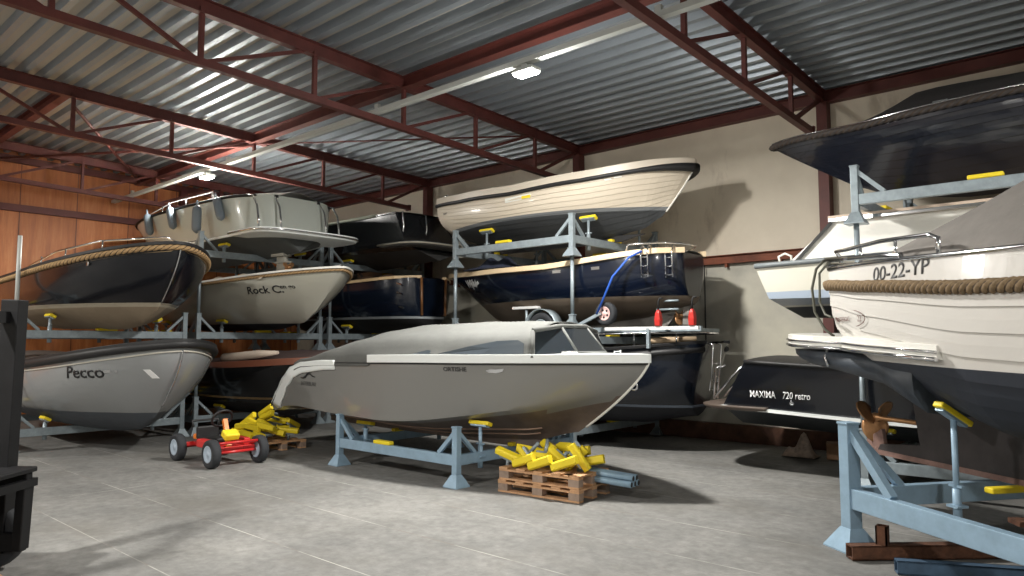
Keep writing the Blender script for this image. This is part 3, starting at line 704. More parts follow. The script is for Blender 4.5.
hN.text('INTERBOAT', .16, 1.34, .062, INKR, name='maker_lettering', wscale=.85, off=.016)
hN.text('22', .60, 1.33, .085, INKR, name='maker_lettering', off=.016)
hN.patch([(.07,1.365),(.085,1.385),(.105,1.39),(.125,1.38),(.13,1.36),(.115,1.342),(.09,1.342)], INKR, 'emblem')
el = [V((.52+.24*math.cos(a_), 0, 1.36+.075*math.sin(a_))) for a_ in [(-75+150*i/20)*PI/180 for i in range(21)]]
el = [V((p.x, -(hN.y_at(p.x, p.z)+.02), p.z)) for p in el]
MB().tube(el, .004, 5).build('emblem_ring', INKR, n_)
# swim platform wrapping the stern and running forward along the topsides
pl = [(1.75, hN.y_at(1.75, 1.12)+.015), (1.2, hN.y_at(1.2, 1.12)+.06), (.6, hN.y_at(.6, 1.12)+.10), (.2, hN.y_at(.2, 1.12)+.13), (-.1, .96), (-.5, .92), (-.82, .76), (-1.02, .48), (-1.1, .18)]
poly = pl+[(x_, -y_) for x_, y_ in pl[::-1]]
MB().loft([[V((x_, y_*k, 1.14-x_*.045+dz)) for x_, y_ in poly] for dz, k in ((-.06, .97), (-.05, 1), (.05, 1), (.06, .96))], sm=False).build('swim_platform', WHITE, n_)
for dz, r_ in ((-.055, .017), (.0, .012)):
    MB().tube([V((x_*1.004, y_*1.008-.004, 1.14-x_*.045+dz)) for x_, y_ in poly], r_, 8).build('platform_edge', CHROME, n_)
# dark underwater extension of the hull below the platform
rg = []
for x_, w_, zt, zb in ((-1.04,.40,1.07,1.0),(-.9,.62,1.07,.96),(-.5,.84,1.06,.90),(0.,.90,1.04,.84),(.5,hN.y_at(.5,.97)-.01,1.0,.72),(1.2,hN.y_at(1.2,.9)-.01,.95,.5)):
    rg.append([V((x_, y_*w_, zb+(zt-zb)*q_)) for y_, q_ in ((-1,1),(-.98,.45),(-.85,.1),(-.5,0),(.5,0),(.85,.1),(.98,.45),(1,1))])
MB().loft(rg).build('stern_extension', mat('slate antifouling', (.05,.06,.075), .5, noise=.35), n_)
MB().tube([(.0,-.86,1.08),(.0,-.9,.98),(.03,-.88,.9)], .015, 6).build('step_bracket', CHROME, n_)
# pushpit rails
def tb(pts, r=.02, name='pushpit_rail'): return MB().tube(pts, r, 10).build(name, CHROME, n_)
y0 = hN.pt(.02, 0, -1).y
q = lambda s, i=.10, z=0.: hN.pt(s, 0, -1)+V((0, i, z))
tb([q(.225, .1, .0), q(.225,.1,.17), q(.21,.1,.205), q(.12,.1,.215), q(.03,.1,.20), V((.02, y0+.12, 2.06)), V((-.02, y0+.2, 2.0)), V((.0, y0+.2, 1.88))])
for s in (.07, .15): tb([q(s,.1,0), q(s,.1,.20)], .014, 'rail_post')
tb([V((-.06, y0+.06, 1.98)), q(.05,.06,.10), q(.12,.07,.08), q(.165,.07,.06), q(.17,.07,0)], .026, 'mooring_rail')
tb([V((-.1, y0+.10, 1.93)), V((-.1, 0, 1.95)), V((-.1, -y0-.10, 1.93))], .03, 'mooring_rail')
tb([V((-.06, y0+.12, 1.93)), q(.05,.12,.04), q(.11,.12,.03)], .024, 'mooring_rail')
cable = mat('olive rubber hose', (.07,.07,.05), .6)
MB().tube([(-.08,y0+.05,1.98),(-.17,y0+.02,1.9),(-.22,y0+.0,1.7),(-.16,y0-.02,1.45),(-.06,y0+.02,1.27),(.06,y0+.03,1.2)], .014, 8).build('shore_cable', cable, n_)
MB().tube([(-.08,y0+.12,1.98),(-.12,y0+.02,1.85),(-.10,y0+.0,1.55),(-.02,y0+.0,1.42),(.25,y0-.13,1.38)], .013, 8).build('shore_cable', cable, n_)
# grey cover amidships
cover(hN, .02, .78, lambda u: min(.78, .06+2.1*u), CANVT, overlap=0., wf=lambda u: .84, nu=36, flat=.35)
for s in (.20, .25, .31):
    MB().lathe([(.001,0),(.014,0),(.014,.02),(.001,.03)], q(s,.02,.02), (0,-.3,1), 10).build('cover_stud', CHROME, n_)
fin(hN, [(-.30,.06),(-.35,-.02),(4.5,-.06),(6.3,.1),(6.2,.35),(1.2,.45),(.35,.80),(.15,.75),(.25,.12)], .10, mat('brown grey keel', (.035,.03,.03), .6, noise=.4))
MB().sweep([(-.38,0,-.03),(2,0,-.05),(4.5,0,-.075)], [(-.055,-.02),(.055,-.02),(.055,.03),(-.055,.03)]).build('keel_shoe', mat('worn keel shoe', (.20,.12,.10), .7, noise=.4), n_)
fin(hN, [(-.52,.10),(-.30,.22),(-.24,-.06),(-.60,-.06)], .05, bpy.data.materials['worn keel shoe'], 'rudder')
pr = propeller(n_, (-.42, 0, .33), .26, BRONZE, shaft=.6)

# ------------------------------------------------------------------ racks
def frustum(mb, x, y, z0, z1, w0, w1):
    mb.loft([[V((x+i*w/2, y+j*w/2, z)) for i, j in ((-1,-1),(1,-1),(1,1),(-1,1))] for z, w in ((z0, w0), (z0+.012, w0), (z1, w1))], sm=False)
def rack(label, x, y, lx, ly, z0, rz=0., below=None, group=None, m=GALV, pads=(), supports=(), inset=0., padfrac=.5, post_h=.72, beam_z=.30, crossx=None, rot_beams=True, name='boat_rack', pw=.085, bw=.07, bh=.13):
    """stackable storage frame; pads: fractions on beams; supports: (lx, ly, ztop, tilt, rotz)"""
    r = thing(name, label, 'boat rack', (x, y, z0), rz, group)
    for ix in (0, 1):
        for iy in (0, 1):
            px, py = ix*lx, iy*ly
            mb = MB(); mb.box((px, py, post_h/2+.06), (pw, pw, post_h-.12)); mb.box((px, py, post_h), (pw+.015, pw+.015, .02))
            po = mb.build('post', m, r, bevel=.005)
            mb = MB(); frustum(mb, px, py, 0, .07+pw*.9, pw*2.75, pw+.01); mb.build('foot', m, po)
            if below:
                MB().tube([(px, py, .0), (px, py, -below)], .033, 14).build('extension_tube', m, po)
            sx = 1-2*ix; sy = 1-2*iy
            MB().beam((px+sx*.03, py, post_h-.07), (px+sx*(post_h-beam_z)*.78, py, beam_z+bh/2), pw*.5, pw*.6).build('brace', m, r)
            MB().beam((px, py+sy*.03, post_h-.07), (px, py+sy*(post_h-beam_z)*.78, beam_z+bh/2), pw*.5, pw*.6, up=(1,0,0)).build('brace', m, r)
    for iy in (0, 1):
        MB().beam((pw/2, iy*ly, beam_z), (lx-pw/2, iy*ly, beam_z), bw, bh).build('long_beam', m, r, bevel=.006)
    for ix in (0, 1):
        MB().beam((ix*lx, pw/2, beam_z), (ix*lx, ly-pw/2, beam_z), bw, bh).build('cross_beam', m, r, bevel=.006)
    for (fx, fy, along) in pads:
        mb = MB(); s_ = (.34, .09, .05) if along == 'x' else (.09, .34, .05)
        mb.box((fx, fy, beam_z+bh/2+.025), s_); mb.build('beam_pad', YEL, r, bevel=.012)
    for (sx, sy, zt, tilt, along) in supports:
        L_ = max(.12, zt-.05-(beam_z-.12))
        mb = MB(); mb.tube([(sx, sy, beam_z-.14), (sx, sy, zt-.06)], .024, 12); mb.tube([(sx, sy, beam_z-.14), (sx, sy, beam_z+.14)], .034, 12)
        mb.box((sx, sy, beam_z+.16), (.13, .03, .02)); mb.box((sx-.05*0, sy, beam_z), (.11, .11, .02))
        sp = mb.build('support_pole', m, r)
        R = RX(tilt)
        d_ = (.34, .10, .05) if along == 'x' else (.10, .34, .05)
        c_ = V((sx, sy, zt-.035))
        mb = MB(); mb.box(c_, d_, R); mb.build('support_pad', YEL, sp, bevel=.012)
        mb = MB(); mb.box(c_-R @ V((0,0,.035)), (d_[0]*.8, d_[1]*.8, .02), R); mb.build('pad_bracket', m, sp)
    return r

def sup(hull, rx, ry, rz, z0, pts, along='x'):
    """supports reaching up to the underside of a hull; pts in rack coordinates"""
    out = []; M = Matrix.Rotation(rz, 3, 'Z')
    for (sx, sy) in pts:
        w = M @ V((sx, sy, 0)); zt, tilt, zl = hull.world_under(rx+w.x, ry+w.y)
        dl = math.degrees(tilt)
        out.append((sx, sy, zt-z0-.02, max(-.6, min(.6, tilt if abs((hull.root.rotation_euler.z-rz)) < 1 else -tilt))*.9, along))
    return out
RY0 = 2.72
# left stacks: front feet at X=-13.7; frames run back to -16.4
def left_stack(y, hulls, names, m=GALV):
    for lv, (hu, lab) in enumerate(zip(hulls, names)):
        z0 = lv*1.6; x = -16.5
        s = sup(hu, x, y, 0, z0, [(2.75, .50), (2.75, RY0-.50), (.05, .55), (.05, RY0-.55)]) if hu else []
        rack(lab, x, y, 2.8, RY0, z0, 0, below=(1.6-.72+.001) if lv else None, m=m, group=None, supports=s, pads=[(1.4, 0, 'x'), (1.4, RY0, 'x'), (2.8, RY0/2, 'y')])
left_stack(3.37, [hB, hA], ['galvanised rack frame on the floor under the grey hull lettered Pecco', 'galvanised rack frame carrying the black hull with the rope fender'])
_r = [o for o in bpy.data.objects if o.get('label') == 'galvanised rack frame carrying the black hull with the rope fender'][0]
MB().tube([(2.8,0,.7),(2.8,0,1.9)], .033, 12).build('extension_tube', CONDUIT, _r)
left_stack(6.35, [hG, hD, hC], ['galvanised rack frame on the floor under the black hull with varnished rail', 'galvanised rack frame carrying the white hull with script name', 'galvanised rack frame with yellow pads carrying the silver cruiser with fenders'])
left_stack(9.32, [None, hF, hE], ['galvanised rack frame on the floor in the back row, below the dark blue sloop', 'galvanised rack frame carrying the dark blue sloop with cream rail', 'galvanised rack frame carrying the black cruiser with chrome stern rails'])
# centre stack
x, y = -9.95, 9.6
rack('galvanised rack frame on the floor under the dark navy sloop behind the grey boat', x, y, 2.8, RY0, 0, supports=sup(hK, x, y, 0, 0, [(2.6,.5),(2.6,RY0-.5)]), pads=[(2.8,1.2,'y')])
rack('galvanised rack frame carrying the road trailer and navy sloop', x, y, 2.8, RY0, 1.5, below=.78, pads=[(1.5,0,'x'),(2.8,1.2,'y')])
rack('galvanised rack frame carrying the cream planked sloop', x, y, 2.8, RY0, 3.2, below=.98, supports=sup(hI, x, y, 0, 3.2, [(.5,.35),(3.1-.35,.55),(2.75,RY0-.5),(.2,RY0-.5)]), pads=[(1.25,0,'x'),(1.5,RY0,'x'),(2.8,1.3,'y'),(0,1.3,'y')])
# right back stack
x, y = -2.6, 9.3
rack('galvanised rack frame on the floor under the black Maxima motor boat', x, y, 2.8, RY0, 0, supports=sup(hL, x, y, 0, 0, [(.05,.5),(.05,RY0-.5)]))
rack('galvanised rack frame carrying the white cruiser with blue stripe', x, y, 2.8, RY0, 1.55, below=.84, supports=sup(hO, x, y, 0, 1.55, [(.05,.5),(.05,RY0-.5)]))
rack('galvanised rack frame carrying the black planked sloop', x, y, 2.8, RY0, 3.2, below=.94, supports=sup(hM, x, y, 0, 3.2, [(.05,RY0-.5)]), pads=[(1.35,0,'x'),(1.6,RY0,'x'),(0,1.4,'y'),(2.8,1.2,'y')])
# stand under the centre boat
x, y = -8.83, 6.22
rack('light blue steel stand with yellow pads under the grey motor boat', x, y, 2.42, 2.3, 0, m=GALVW, supports=sup(hH, x, y, 0, 0, [(.05,.42),(2.42,.42),(.05,1.9),(2.42,1.9)]), pads=[(1.0,0,'x'),(1.1,2.3,'x'),(0,1.15,'y'),(2.42,1.15,'y')], beam_z=.32, name='boat_stand')
_ = 0
# big stand under the white boat at the right, aligned with it
rack('large blue grey steel stand with yellow pads under the boat numbered 00-22-YP', P0.x, P0.y, 3.3, 2.5, 0, rz=rzN, m=GALVW, post_h=1.06, beam_z=.43, pw=.12, bw=.09, bh=.17, supports=sup(hN, P0.x, P0.y, rzN, 0, [(.48,.62),(3.0,.6),(.48,2.1)], along='y'), pads=[(.48,1.1,'y')], name='boat_stand')

# ------------------------------------------------------------------ trailer under J
t = thing('boat_trailer', 'galvanised road trailer with mudguarded wheel under the navy sloop', 'trailer', (0,0,0))
TZ = 1.99
mb = MB()
for yy, xe in ((10.05,-5.05), (11.65,-6.0)): mb.beam((-9.6, yy, TZ-.02), (xe, yy, TZ-.02), .06, .08)
for xx in (-9.2, -7.2, -5.6): mb.beam((xx, 9.95, TZ-.02), (xx, 11.75, TZ-.02), .05, .06, up=(0,0,1))
mb.beam((-9.6,10.05,TZ-.02), (-11.0,10.85,TZ-.02), .06,.08); mb.beam((-9.6,11.65,TZ-.02), (-11.0,10.85,TZ-.02), .06,.08)
mb.build('frame', GALV, t, bevel=.005)
def wheel(parent, c, ax, R, w, hubm, name='wheel', spokes=5):
    c = V(c); ax = V(ax)
    tb_ = MB().lathe([(R*.58,-w/2),(R*.85,-w/2),(R*.97,-w*.42),(R,-w*.2),(R,w*.2),(R*.97,w*.42),(R*.85,w/2),(R*.58,w/2),(R*.56,0),(R*.58,-w/2)], c, ax, 28, caps=False).build(name, TYRE, parent)
    mb = MB(); mb.lathe([(.001,-w*.5),(R*.14,-w*.5),(R*.17,-w*.42),(R*.45,-w*.36),(R*.55,-w*.52),(R*.6,-w*.5),(R*.6,w*.5),(R*.55,w*.52),(R*.45,w*.36),(R*.17,w*.42),(R*.14,w*.5),(.001,w*.5)], c, ax, 24)
    mb.build('hub', hubm, tb_)
    if spokes:
        u = ax.orthogonal().normalized(); w2 = ax.cross(u); mb = MB()
        for k in range(spokes):
            a_ = 2*PI*k/spokes; d_ = u*math.cos(a_)+w2*math.sin(a_); mb.lathe([(.001,-.003),(R*.10,-.003),(R*.10,.003),(.001,.003)], c+d_*R*.32-ax*w*.41, ax, 10)
        mb.build('hub_hole', BLACK, tb_)
    return tb_
WHM = mat('white wheel rim', (.6,.6,.6), .4)
wheel(t, (-7.95, 9.82, TZ+.0), (0,1,0), .30, .17, GALV)
wheel(t, (-7.95, 11.88, TZ+.0), (0,1,0), .30, .17, GALV)
for yy in (9.82, 11.88):
    MB().sweep([(-7.95+.36*math.cos(a_), yy, TZ+.36*math.sin(a_)) for a_ in [PI*(i/16)*.9+.15 for i in range(17)]], [(-.11,-.008),(.11,-.008),(.11,.008),(-.11,.008)], up=(0,1,0)).build('mudguard', GALV, t) if False else None
    mb = MB(); rr = [[V((-7.95+r_*math.cos(a_), yy+dy, TZ+r_*math.sin(a_))) for r_, dy in ((.36,-.11),(.36,.11),(.345,.11),(.345,-.11))] for a_ in [PI*(i/16)*.94+.1 for i in range(17)]]
    mb.loft(rr); mb.build('mudguard', GALV, t)
MB().tube([(-8.45,9.95,TZ),(-8.45,9.95,TZ+.38)], .025, 8).build('bunk_post', GALV, t)
MB().box((-8.45,9.95,TZ+.40), (.62,.10,.05)).build('bunk_pad', WHM, t, bevel=.01)
MB().beam((-7.1,9.68,TZ+.05), (-6.65,9.68,TZ+.24), .05,.05).build('spare_arm', GALV, t)
rs = wheel(t, (-6.6, 9.78, TZ+.24), (0,1,0), .19, .13, mat('rose hub', (.62,.40,.38), .5), 'spare_wheel')
MB().beam((-6.6,9.75,TZ-.01), (-4.95,9.75,TZ-.01), .04,.05).build('light_bar', WHM, t)
MB().beam((-5.8,9.75,TZ-.01),(-5.8,9.75,TZ-.32), .05,.05).build('stand_leg', GALV, t)
# red jacks on the trailer end
def red_lamp(x, y, z, label):
    r = thing('tail_light_stand', label, 'trailer light', (x, y, z), 0, 'red trailer lights')
    MB().loft([[V((i*w*.36, j*d_/2, zz)) for i, j in ((-1,-1),(1,-1),(1,1),(-1,1))] for zz, w, d_ in ((0,.12,.09),(.10,.14,.10),(.20,.10,.09),(.25,.05,.05))], sm=False).build('housing', mat('red lens', (.40, .02, .015), .35), r, bevel=.012)
    MB().tube([(.0,0,.24),(.0,0,.38),(.03,0,.43),(.07,0,.42)], .014, 8).build('hook', BLACK, r)
    return r
red_lamp(-5.62, 9.75, TZ+.02, 'red trailer light beside the navy sloop propeller')
red_lamp(-5.05, 9.75, TZ+.02, 'red trailer light at the far end of the trailer bar, nearest the wall')

# ------------------------------------------------------------------ building
def struct(o): o['kind'] = 'structure'; return o
XW, YW, X2, YB = -20.0, 12.5, 7.0, -5.0
def roofz(y): return 6.0+.028*(YW-y)

fm = bpy.data.materials.new('concrete floor'); fm.use_nodes = True
nt = fm.node_tree; b_ = nt.nodes['Principled BSDF']; L = nt.links.new
tc = nt.nodes.new('ShaderNodeTexCoord')
def noise(sc, det=8, ro=.65, vec=None, sv=None):
    n = nt.nodes.new('ShaderNodeTexNoise'); n.inputs['Scale'].default_value = sc; n.inputs['Detail'].default_value = det; n.inputs['Roughness'].default_value = ro
    if sv:
        mp = nt.nodes.new('ShaderNodeMapping'); mp.inputs['Scale'].default_value = sv; L(tc.outputs['Object'], mp.inputs[0]); L(mp.outputs[0], n.inputs['Vector'])
    else: L(tc.outputs['Object'], n.inputs['Vector'])
    return n.outputs['Fac']
def ramp(f, els):
    r = nt.nodes.new('ShaderNodeValToRGB')
    while len(r.color_ramp.elements) < len(els): r.color_ramp.elements.new(.5)
    for e_, (p_, c_) in zip(r.color_ramp.elements, els): e_.position = p_; e_.color = (*c_, 1)
    L(f, r.inputs['Fac']); return r.outputs['Color']
def mixc(f, a_, c_, mode='MIX'):
    x_ = nt.nodes.new('ShaderNodeMix'); x_.data_type = 'RGBA'; x_.blend_type = mode
    if hasattr(f, 'links'): L(f, x_.inputs['Factor'])
    else: x_.inputs['Factor'].default_value = f
    for s_, q_ in (('A', a_), ('B', c_)):
        i__ = [k for k in x_.inputs if k.name == s_ and k.type == 'RGBA'][0]
        if hasattr(q_, 'links'): L(q_, i__)
        else: i__.default_value = (*q_, 1)
    return [k for k in x_.outputs if k.type == 'RGBA'][0]
base = ramp(noise(.7), [(.3, (.115,.115,.112)), (.52, (.175,.173,.165)), (.72, (.235,.23,.217))])
base = mixc(.55, base, ramp(noise(9, 10, .7), [(.3, (.28,.28,.28)), (.7, (.80,.80,.80))]), 'OVERLAY')
# stains
base = mixc(ramp(noise(.55, 5, .6, sv=(1,1.6,1)), [(.48, (0,0,0)), (.68, (.6,.6,.6))]), base, (.105,.098,.085))
# slab joints: grid of pale lines 2 m apart (slabs 2 x 4 m), from a brick texture
br = nt.nodes.new('ShaderNodeTexBrick'); br.offset = 0; mp = nt.nodes.new('ShaderNodeMapping'); mp.inputs['Location'].default_value = (.35, .55, 0)
L(tc.outputs['Object'], mp.inputs[0]); L(mp.outputs[0], br.inputs['Vector'])
br.inputs['Scale'].default_value = 1; br.inputs['Brick Width'].default_value = 9.0; br.inputs['Row Height'].default_value = 1.0; br.inputs['Mortar Size'].default_value = .008; br.inputs['Mortar Smooth'].default_value = .6
jm = nt.nodes.new('ShaderNodeMath'); jm.operation = 'MULTIPLY'; L(br.outputs['Fac'], jm.inputs[0]); L(ramp(noise(1.3, 4, .6), [(.42, (0,0,0)), (.6, (.8,.8,.8))]), jm.inputs[1])
base = mixc(jm.outputs[0], base, (.46,.45,.41))
jd = nt.nodes.new('ShaderNodeMath'); jd.operation = 'MULTIPLY'; L(br.outputs['Fac'], jd.inputs[0]); L(ramp(noise(1.3, 4, .6), [(.40, (.6,.6,.6)), (.5, (0,0,0))]), jd.inputs[1])
base = mixc(jd.outputs[0], base, (.16,.12,.09))
L(base, b_.inputs['Base Color']); b_.inputs['Roughness'].default_value = .72
bp = nt.nodes.new('ShaderNodeBump'); bp.inputs['Strength'].default_value = .25; bp.inputs['Distance'].default_value = .01; L(noise(14, 8), bp.inputs['Height']); L(bp.outputs[0], b_.inputs['Normal'])
struct(MB().box(((XW+X2)/2, (YB+YW)/2, -.1), (X2-XW, YW-YB, .2)).build('floor', fm))

# back wall material
wm = bpy.data.materials.new('painted panel wall'); wm.use_nodes = True
nt = wm.node_tree; b_ = nt.nodes['Principled BSDF']; L = nt.links.new; tc = nt.nodes.new('ShaderNodeTexCoord')
base = ramp(noise(.5, 6, .6), [(.3, (.56,.49,.39)), (.5, (.66,.59,.48)), (.7, (.74,.67,.55))])
base = mixc(ramp(noise(1.1, 7, .7, sv=(1,1,.35)), [(.60, (0,0,0)), (.74, (.5,.5,.5))]), base, (.20,.14,.10))
L(base, b_.inputs['Base Color']); b_.inputs['Roughness'].default_value = .6
mb = MB(); mb.box(((XW+X2)/2, YW+.1, 4.0), (X2-XW+.4, .2, 5.0))
struct(mb.build('wall_back', wm))
lm = bpy.data.materials.new('lower wall sheeting'); lm.use_nodes = True
nt = lm.node_tree; b_ = nt.nodes['Principled BSDF']; L = nt.links.new; tc = nt.nodes.new('ShaderNodeTexCoord')
base = ramp(noise(.6, 6, .6), [(.3, (.30,.30,.27)), (.5, (.50,.48,.41)), (.7, (.64,.61,.50))])
L(base, b_.inputs['Base Color']); b_.inputs['Roughness'].default_value = .32
bp = nt.nodes.new('ShaderNodeBump'); bp.inputs['Strength'].default_value = .35; bp.inputs['Distance'].default_value = .05; L(noise(1.2, 3), bp.inputs['Height']); L(bp.outputs[0], b_.inputs['Normal'])
struct(MB().box(((XW+X2)/2, YW-.03, 1.75), (X2-XW, .06, 2.9)).build('trim_1', lm))
struct(MB().box(((XW+X2)/2, YW-.10, .15), (X2-XW, .2, .30)).build('baseboard_back', mat('dark timber kerb', (.11,.05,.03), .7, noise=.5, nscale=5)))
# left wall: stained wooden sheets
om = bpy.data.materials.new('orange plywood sheets'); om.use_nodes = True
nt = om.node_tree; b_ = nt.nodes['Principled BSDF']; L = nt.links.new; tc = nt.nodes.new('ShaderNodeTexCoord')
base = ramp(noise(1.0, 8, .7, sv=(1, 5, .5)), [(.3, (.30,.09,.025)), (.52, (.50,.17,.05)), (.7, (.62,.27,.10))])
br = nt.nodes.new('ShaderNodeTexBrick'); br.offset = 0; mp = nt.nodes.new('ShaderNodeMapping'); mp.inputs['Rotation'].default_value = (PI/2, 0, PI/2)
cx = nt.nodes.new('ShaderNodeSeparateXYZ'); L(tc.outputs['Object'], cx.inputs[0]); cb = nt.nodes.new('ShaderNodeCombineXYZ'); L(cx.outputs['Y'], cb.inputs[0]); L(cx.outputs['Z'], cb.inputs[1]); L(cb.outputs[0], br.inputs['Vector'])
br.inputs['Scale'].default_value = 1; br.inputs['Brick Width'].default_value = 1.22; br.inputs['Row Height'].default_value = 5.; br.inputs['Mortar Size'].default_value = .012
br.inputs['Color1'].default_value = (1,1,1,1); br.inputs['Color2'].default_value = (.72,.70,.68,1); br.inputs['Mortar'].default_value = (.25,.2,.2,1)
base = mixc(1., base, br.outputs['Color'], 'MULTIPLY')
L(base, b_.inputs['Base Color']); b_.inputs['Roughness'].default_value = .55
struct(MB().box((XW-.1, (YB+YW)/2, 3.3), (.2, YW-YB+.4, 6.6)).build('wall_left', om))
GW = mat('grey wall paint', (.42,.40,.36), .8)
struct(MB().box((X2+.1, (YB+YW)/2, 3.3), (.2, YW-YB+.4, 6.6)).build('wall_right', GW))
struct(MB().box(((XW+X2)/2, YB-.1, 3.3), (X2-XW+.4, .2, 6.6)).build('wall_front', GW))

# corrugated steel roof deck: ribs run parallel to the back wall
cm = mat('galvanised roof sheet', (.31,.35,.39), .36, .5, noise=.10, nscale=.8)
pit = .30; prof2 = []; yy = YB-.1
while yy < YW+.1:
    for dy, dz in ((0, 0), (.09, 0), (.115, .115), (.27, .115)): prof2.append((yy+dy, dz))
    yy += pit
mb = MB(); mb.loft([[V((xx, y_, roofz(y_)+.02+dz)) for y_, dz in prof2] for xx in (XW-.1, X2+.1)], closed=False, sm=False)
struct(mb.build('ceiling', cm))
struct(MB().loft([[V((xx, y_, z_)) for y_, z_ in ((YB-.2, roofz(YB)+.13), (YW+.2, roofz(YW)+.13), (YW+.2, roofz(YW)+.2), (YB-.2, roofz(YB)+.2))] for xx in (XW-.2, X2+.2)], sm=False).build('roof', GW))

def ibeam(mb, a_, b__, w, h):
    a_ = V(a_); b__ = V(b__); d_ = (b__-a_).normalized(); up = V((0,0,1)); sd_ = d_.cross(up).normalized(); u = sd_.cross(d_); tk = .012
    for k in (-1, 1): mb.beam(a_+u*k*(h/2-tk/2), b__+u*k*(h/2-tk/2), w, tk, up=u)
    mb.beam(a_, b__, tk, h-2*tk, up=u)
def truss(X, idx):
    mb = MB(); top = .10
    f_ = lambda y_: V((X, y_, roofz(y_)-top)); g_ = lambda y_: V((X, y_, roofz(y_)-.85))
    ibeam(mb, f_(YB+.05), f_(YW-.05), .12, .20); 
    mb.beam(g_(YB+.3), g_(11.7), .10, .10)
    ys = [-1.1, .7, 2.4, 4.1, 5.8, 7.5, 9.2, 10.9]
    for k, y_ in enumerate(ys): mb.beam(f_(y_), g_(y_), .06, .06)
    for k in range(len(ys)-1):
        if ys[k] < 4: mb.beam(f_(ys[k]), g_(ys[k+1]), .05, .05)
        else: mb.beam(g_(ys[k]), f_(ys[k+1]), .05, .05)
    mb.beam(g_(11.0), V((X, 12.2, roofz(12.2)-.2)), .06, .06)
    mb.box((X, 11.72, roofz(11.7)-.85), (.14, .06, .14))
    o = mb.build('trim_%d' % idx, RED); struct(o); o['label'] = 'dark red steel roof truss'
    return o
for k, X in enumerate((-18.75, -13.88, -9.03, -3.92, 1.1, 6.1)): truss(X, 2+k)
for k, X in enumerate((-18.75, -13.88, -9.03, -3.92, 1.1, 6.1)):
    mb = MB(); mb.beam((X, YW-.12, .3), (X, YW-.12, roofz(YW)-.2), .17, .20, up=(0,1,0)); struct(mb.build('trim_%d' % (8+k), RED))
mb = MB(); ibeam(mb, (XW, 7.5, roofz(7.5)-.10), (X2, 7.5, roofz(7.5)-.10), .16, .20); struct(mb.build('trim_14', RED))
mb = MB(); ibeam(mb, (XW, YW-.08, roofz(YW)-.1), (X2, YW-.08, roofz(YW)-.1), .16, .2); struct(mb.build('trim_15', RED))
mb = MB(); ibeam(mb, (XW, YW-.12, 3.28), (X2, YW-.12, 3.28), .14, .16); 
for xx in range(-19, 6, 1): mb.box((xx+.3, YW-.14, 3.17), (.05, .06, .08))
struct(mb.build('trim_16', mat('rusty rail', (.16,.045,.02), .7, noise=.4, nscale=4)))
mb = MB(); mb.beam((XW+.06, YB, 4.95), (XW+.06, YW, 4.95), .12, .16); mb.beam((XW+.06, YB, roofz(0)-.05), (XW+.06, YW, roofz(YW)-.05), .12, .16)
mb.beam((XW+.08, 8.7, 0), (XW+.08, 8.7, 6.0), .16, .2); struct(mb.build('trim_17', RED))
mb = MB(); ibeam(mb, (XW, 4.0, roofz(4)-.1), (-13.9, 4.0, roofz(4)-.1), .14, .18)
mb.tube([(XW+.2, 4.2, 6.0), (-13.9, 7.5, 5.9)], .03, 8); mb.tube([(XW+.2, 7.5, 6.0), (-13.9, 4.1, 5.9)], .03, 8)
mb.tube([(-13.9, 7.6, 5.95), (-9.1, 10.8, 5.9)], .018, 8) 
struct(mb.build('trim_18', RED))

# cable tray and lamps
tr = thing('cable_tray', 'pale grey cable tray running along under the roof trusses', 'cable tray', (0,0,0))
mb = MB(); mb.beam((-19.9, 6.9, 5.40), (6.8, 6.9, 5.40), .10, .07); mb.build('tray', CONDUIT, tr)
mb = MB()
for xx in (-18.75, -13.88, -9.03, -3.99, 1.0): mb.beam((xx+.08, 6.9, 5.42), (xx+.08, 6.9, 5.52), .08, .06)
mb.build('hanger_bracket', CONDUIT, tr)
def lamp(x, y, z, label, grp=None):
    r = thing('ceiling_lamp', label, 'lamp', (x, y, z), 0, grp)
    mb = MB(); mb.box((0,0,.02), (.34,.20,.05)); mb.box((0,0,.07), (.10,.10,.07)); mb.build('housing', CONDUIT, r, bevel=.01)
    mb = MB(); mb.box((0,0,-.02), (.30,.17,.03)); mb.build('diffuser', LAMPE, r, bevel=.01)
    return r
def light(x, y, z, P, size=.35, col=(1,.97,.91)):
    l = bpy.data.lights.new('lamp_light', 'AREA'); l.energy = P; l.size = size; l.color = col; l.spread = PI
    o = bpy.data.objects.new('lamp_light', l); C.objects.link(o); o.location = (x, y, z); return o
lamp(-5.86, 6.9, 5.25, 'bright white lamp under the cable tray above the grey motor boat bow')
lamp(-14.7, 6.9, 5.25, 'bright white lamp under the cable tray near the wooden wall')
LAMPS = [(-5.86,6.9,620), (-14.7,6.9,560), (2.6,6.9,450), (-14.7,-1.5,470), (-6,-1.5,640), (2.6,-1.5,480)]
for x_, y_, P in LAMPS:
    light(x_, y_, 5.20, P*.85)
    if y_ < 0 or x_ > 0: lamp(x_, y_, 5.25, 'white lamp hanging over the front of the hall', 'hall lamps out of view')
    if True:
        pl = bpy.data.lights.new('lamp_glow', 'POINT'); pl.energy = P*.17; pl.shadow_soft_size = .12; pl.color = (1,.97,.92)
        po = bpy.data.objects.new('lamp_glow', pl); C.objects.link(po); po.location = (x_, y_, 5.08)

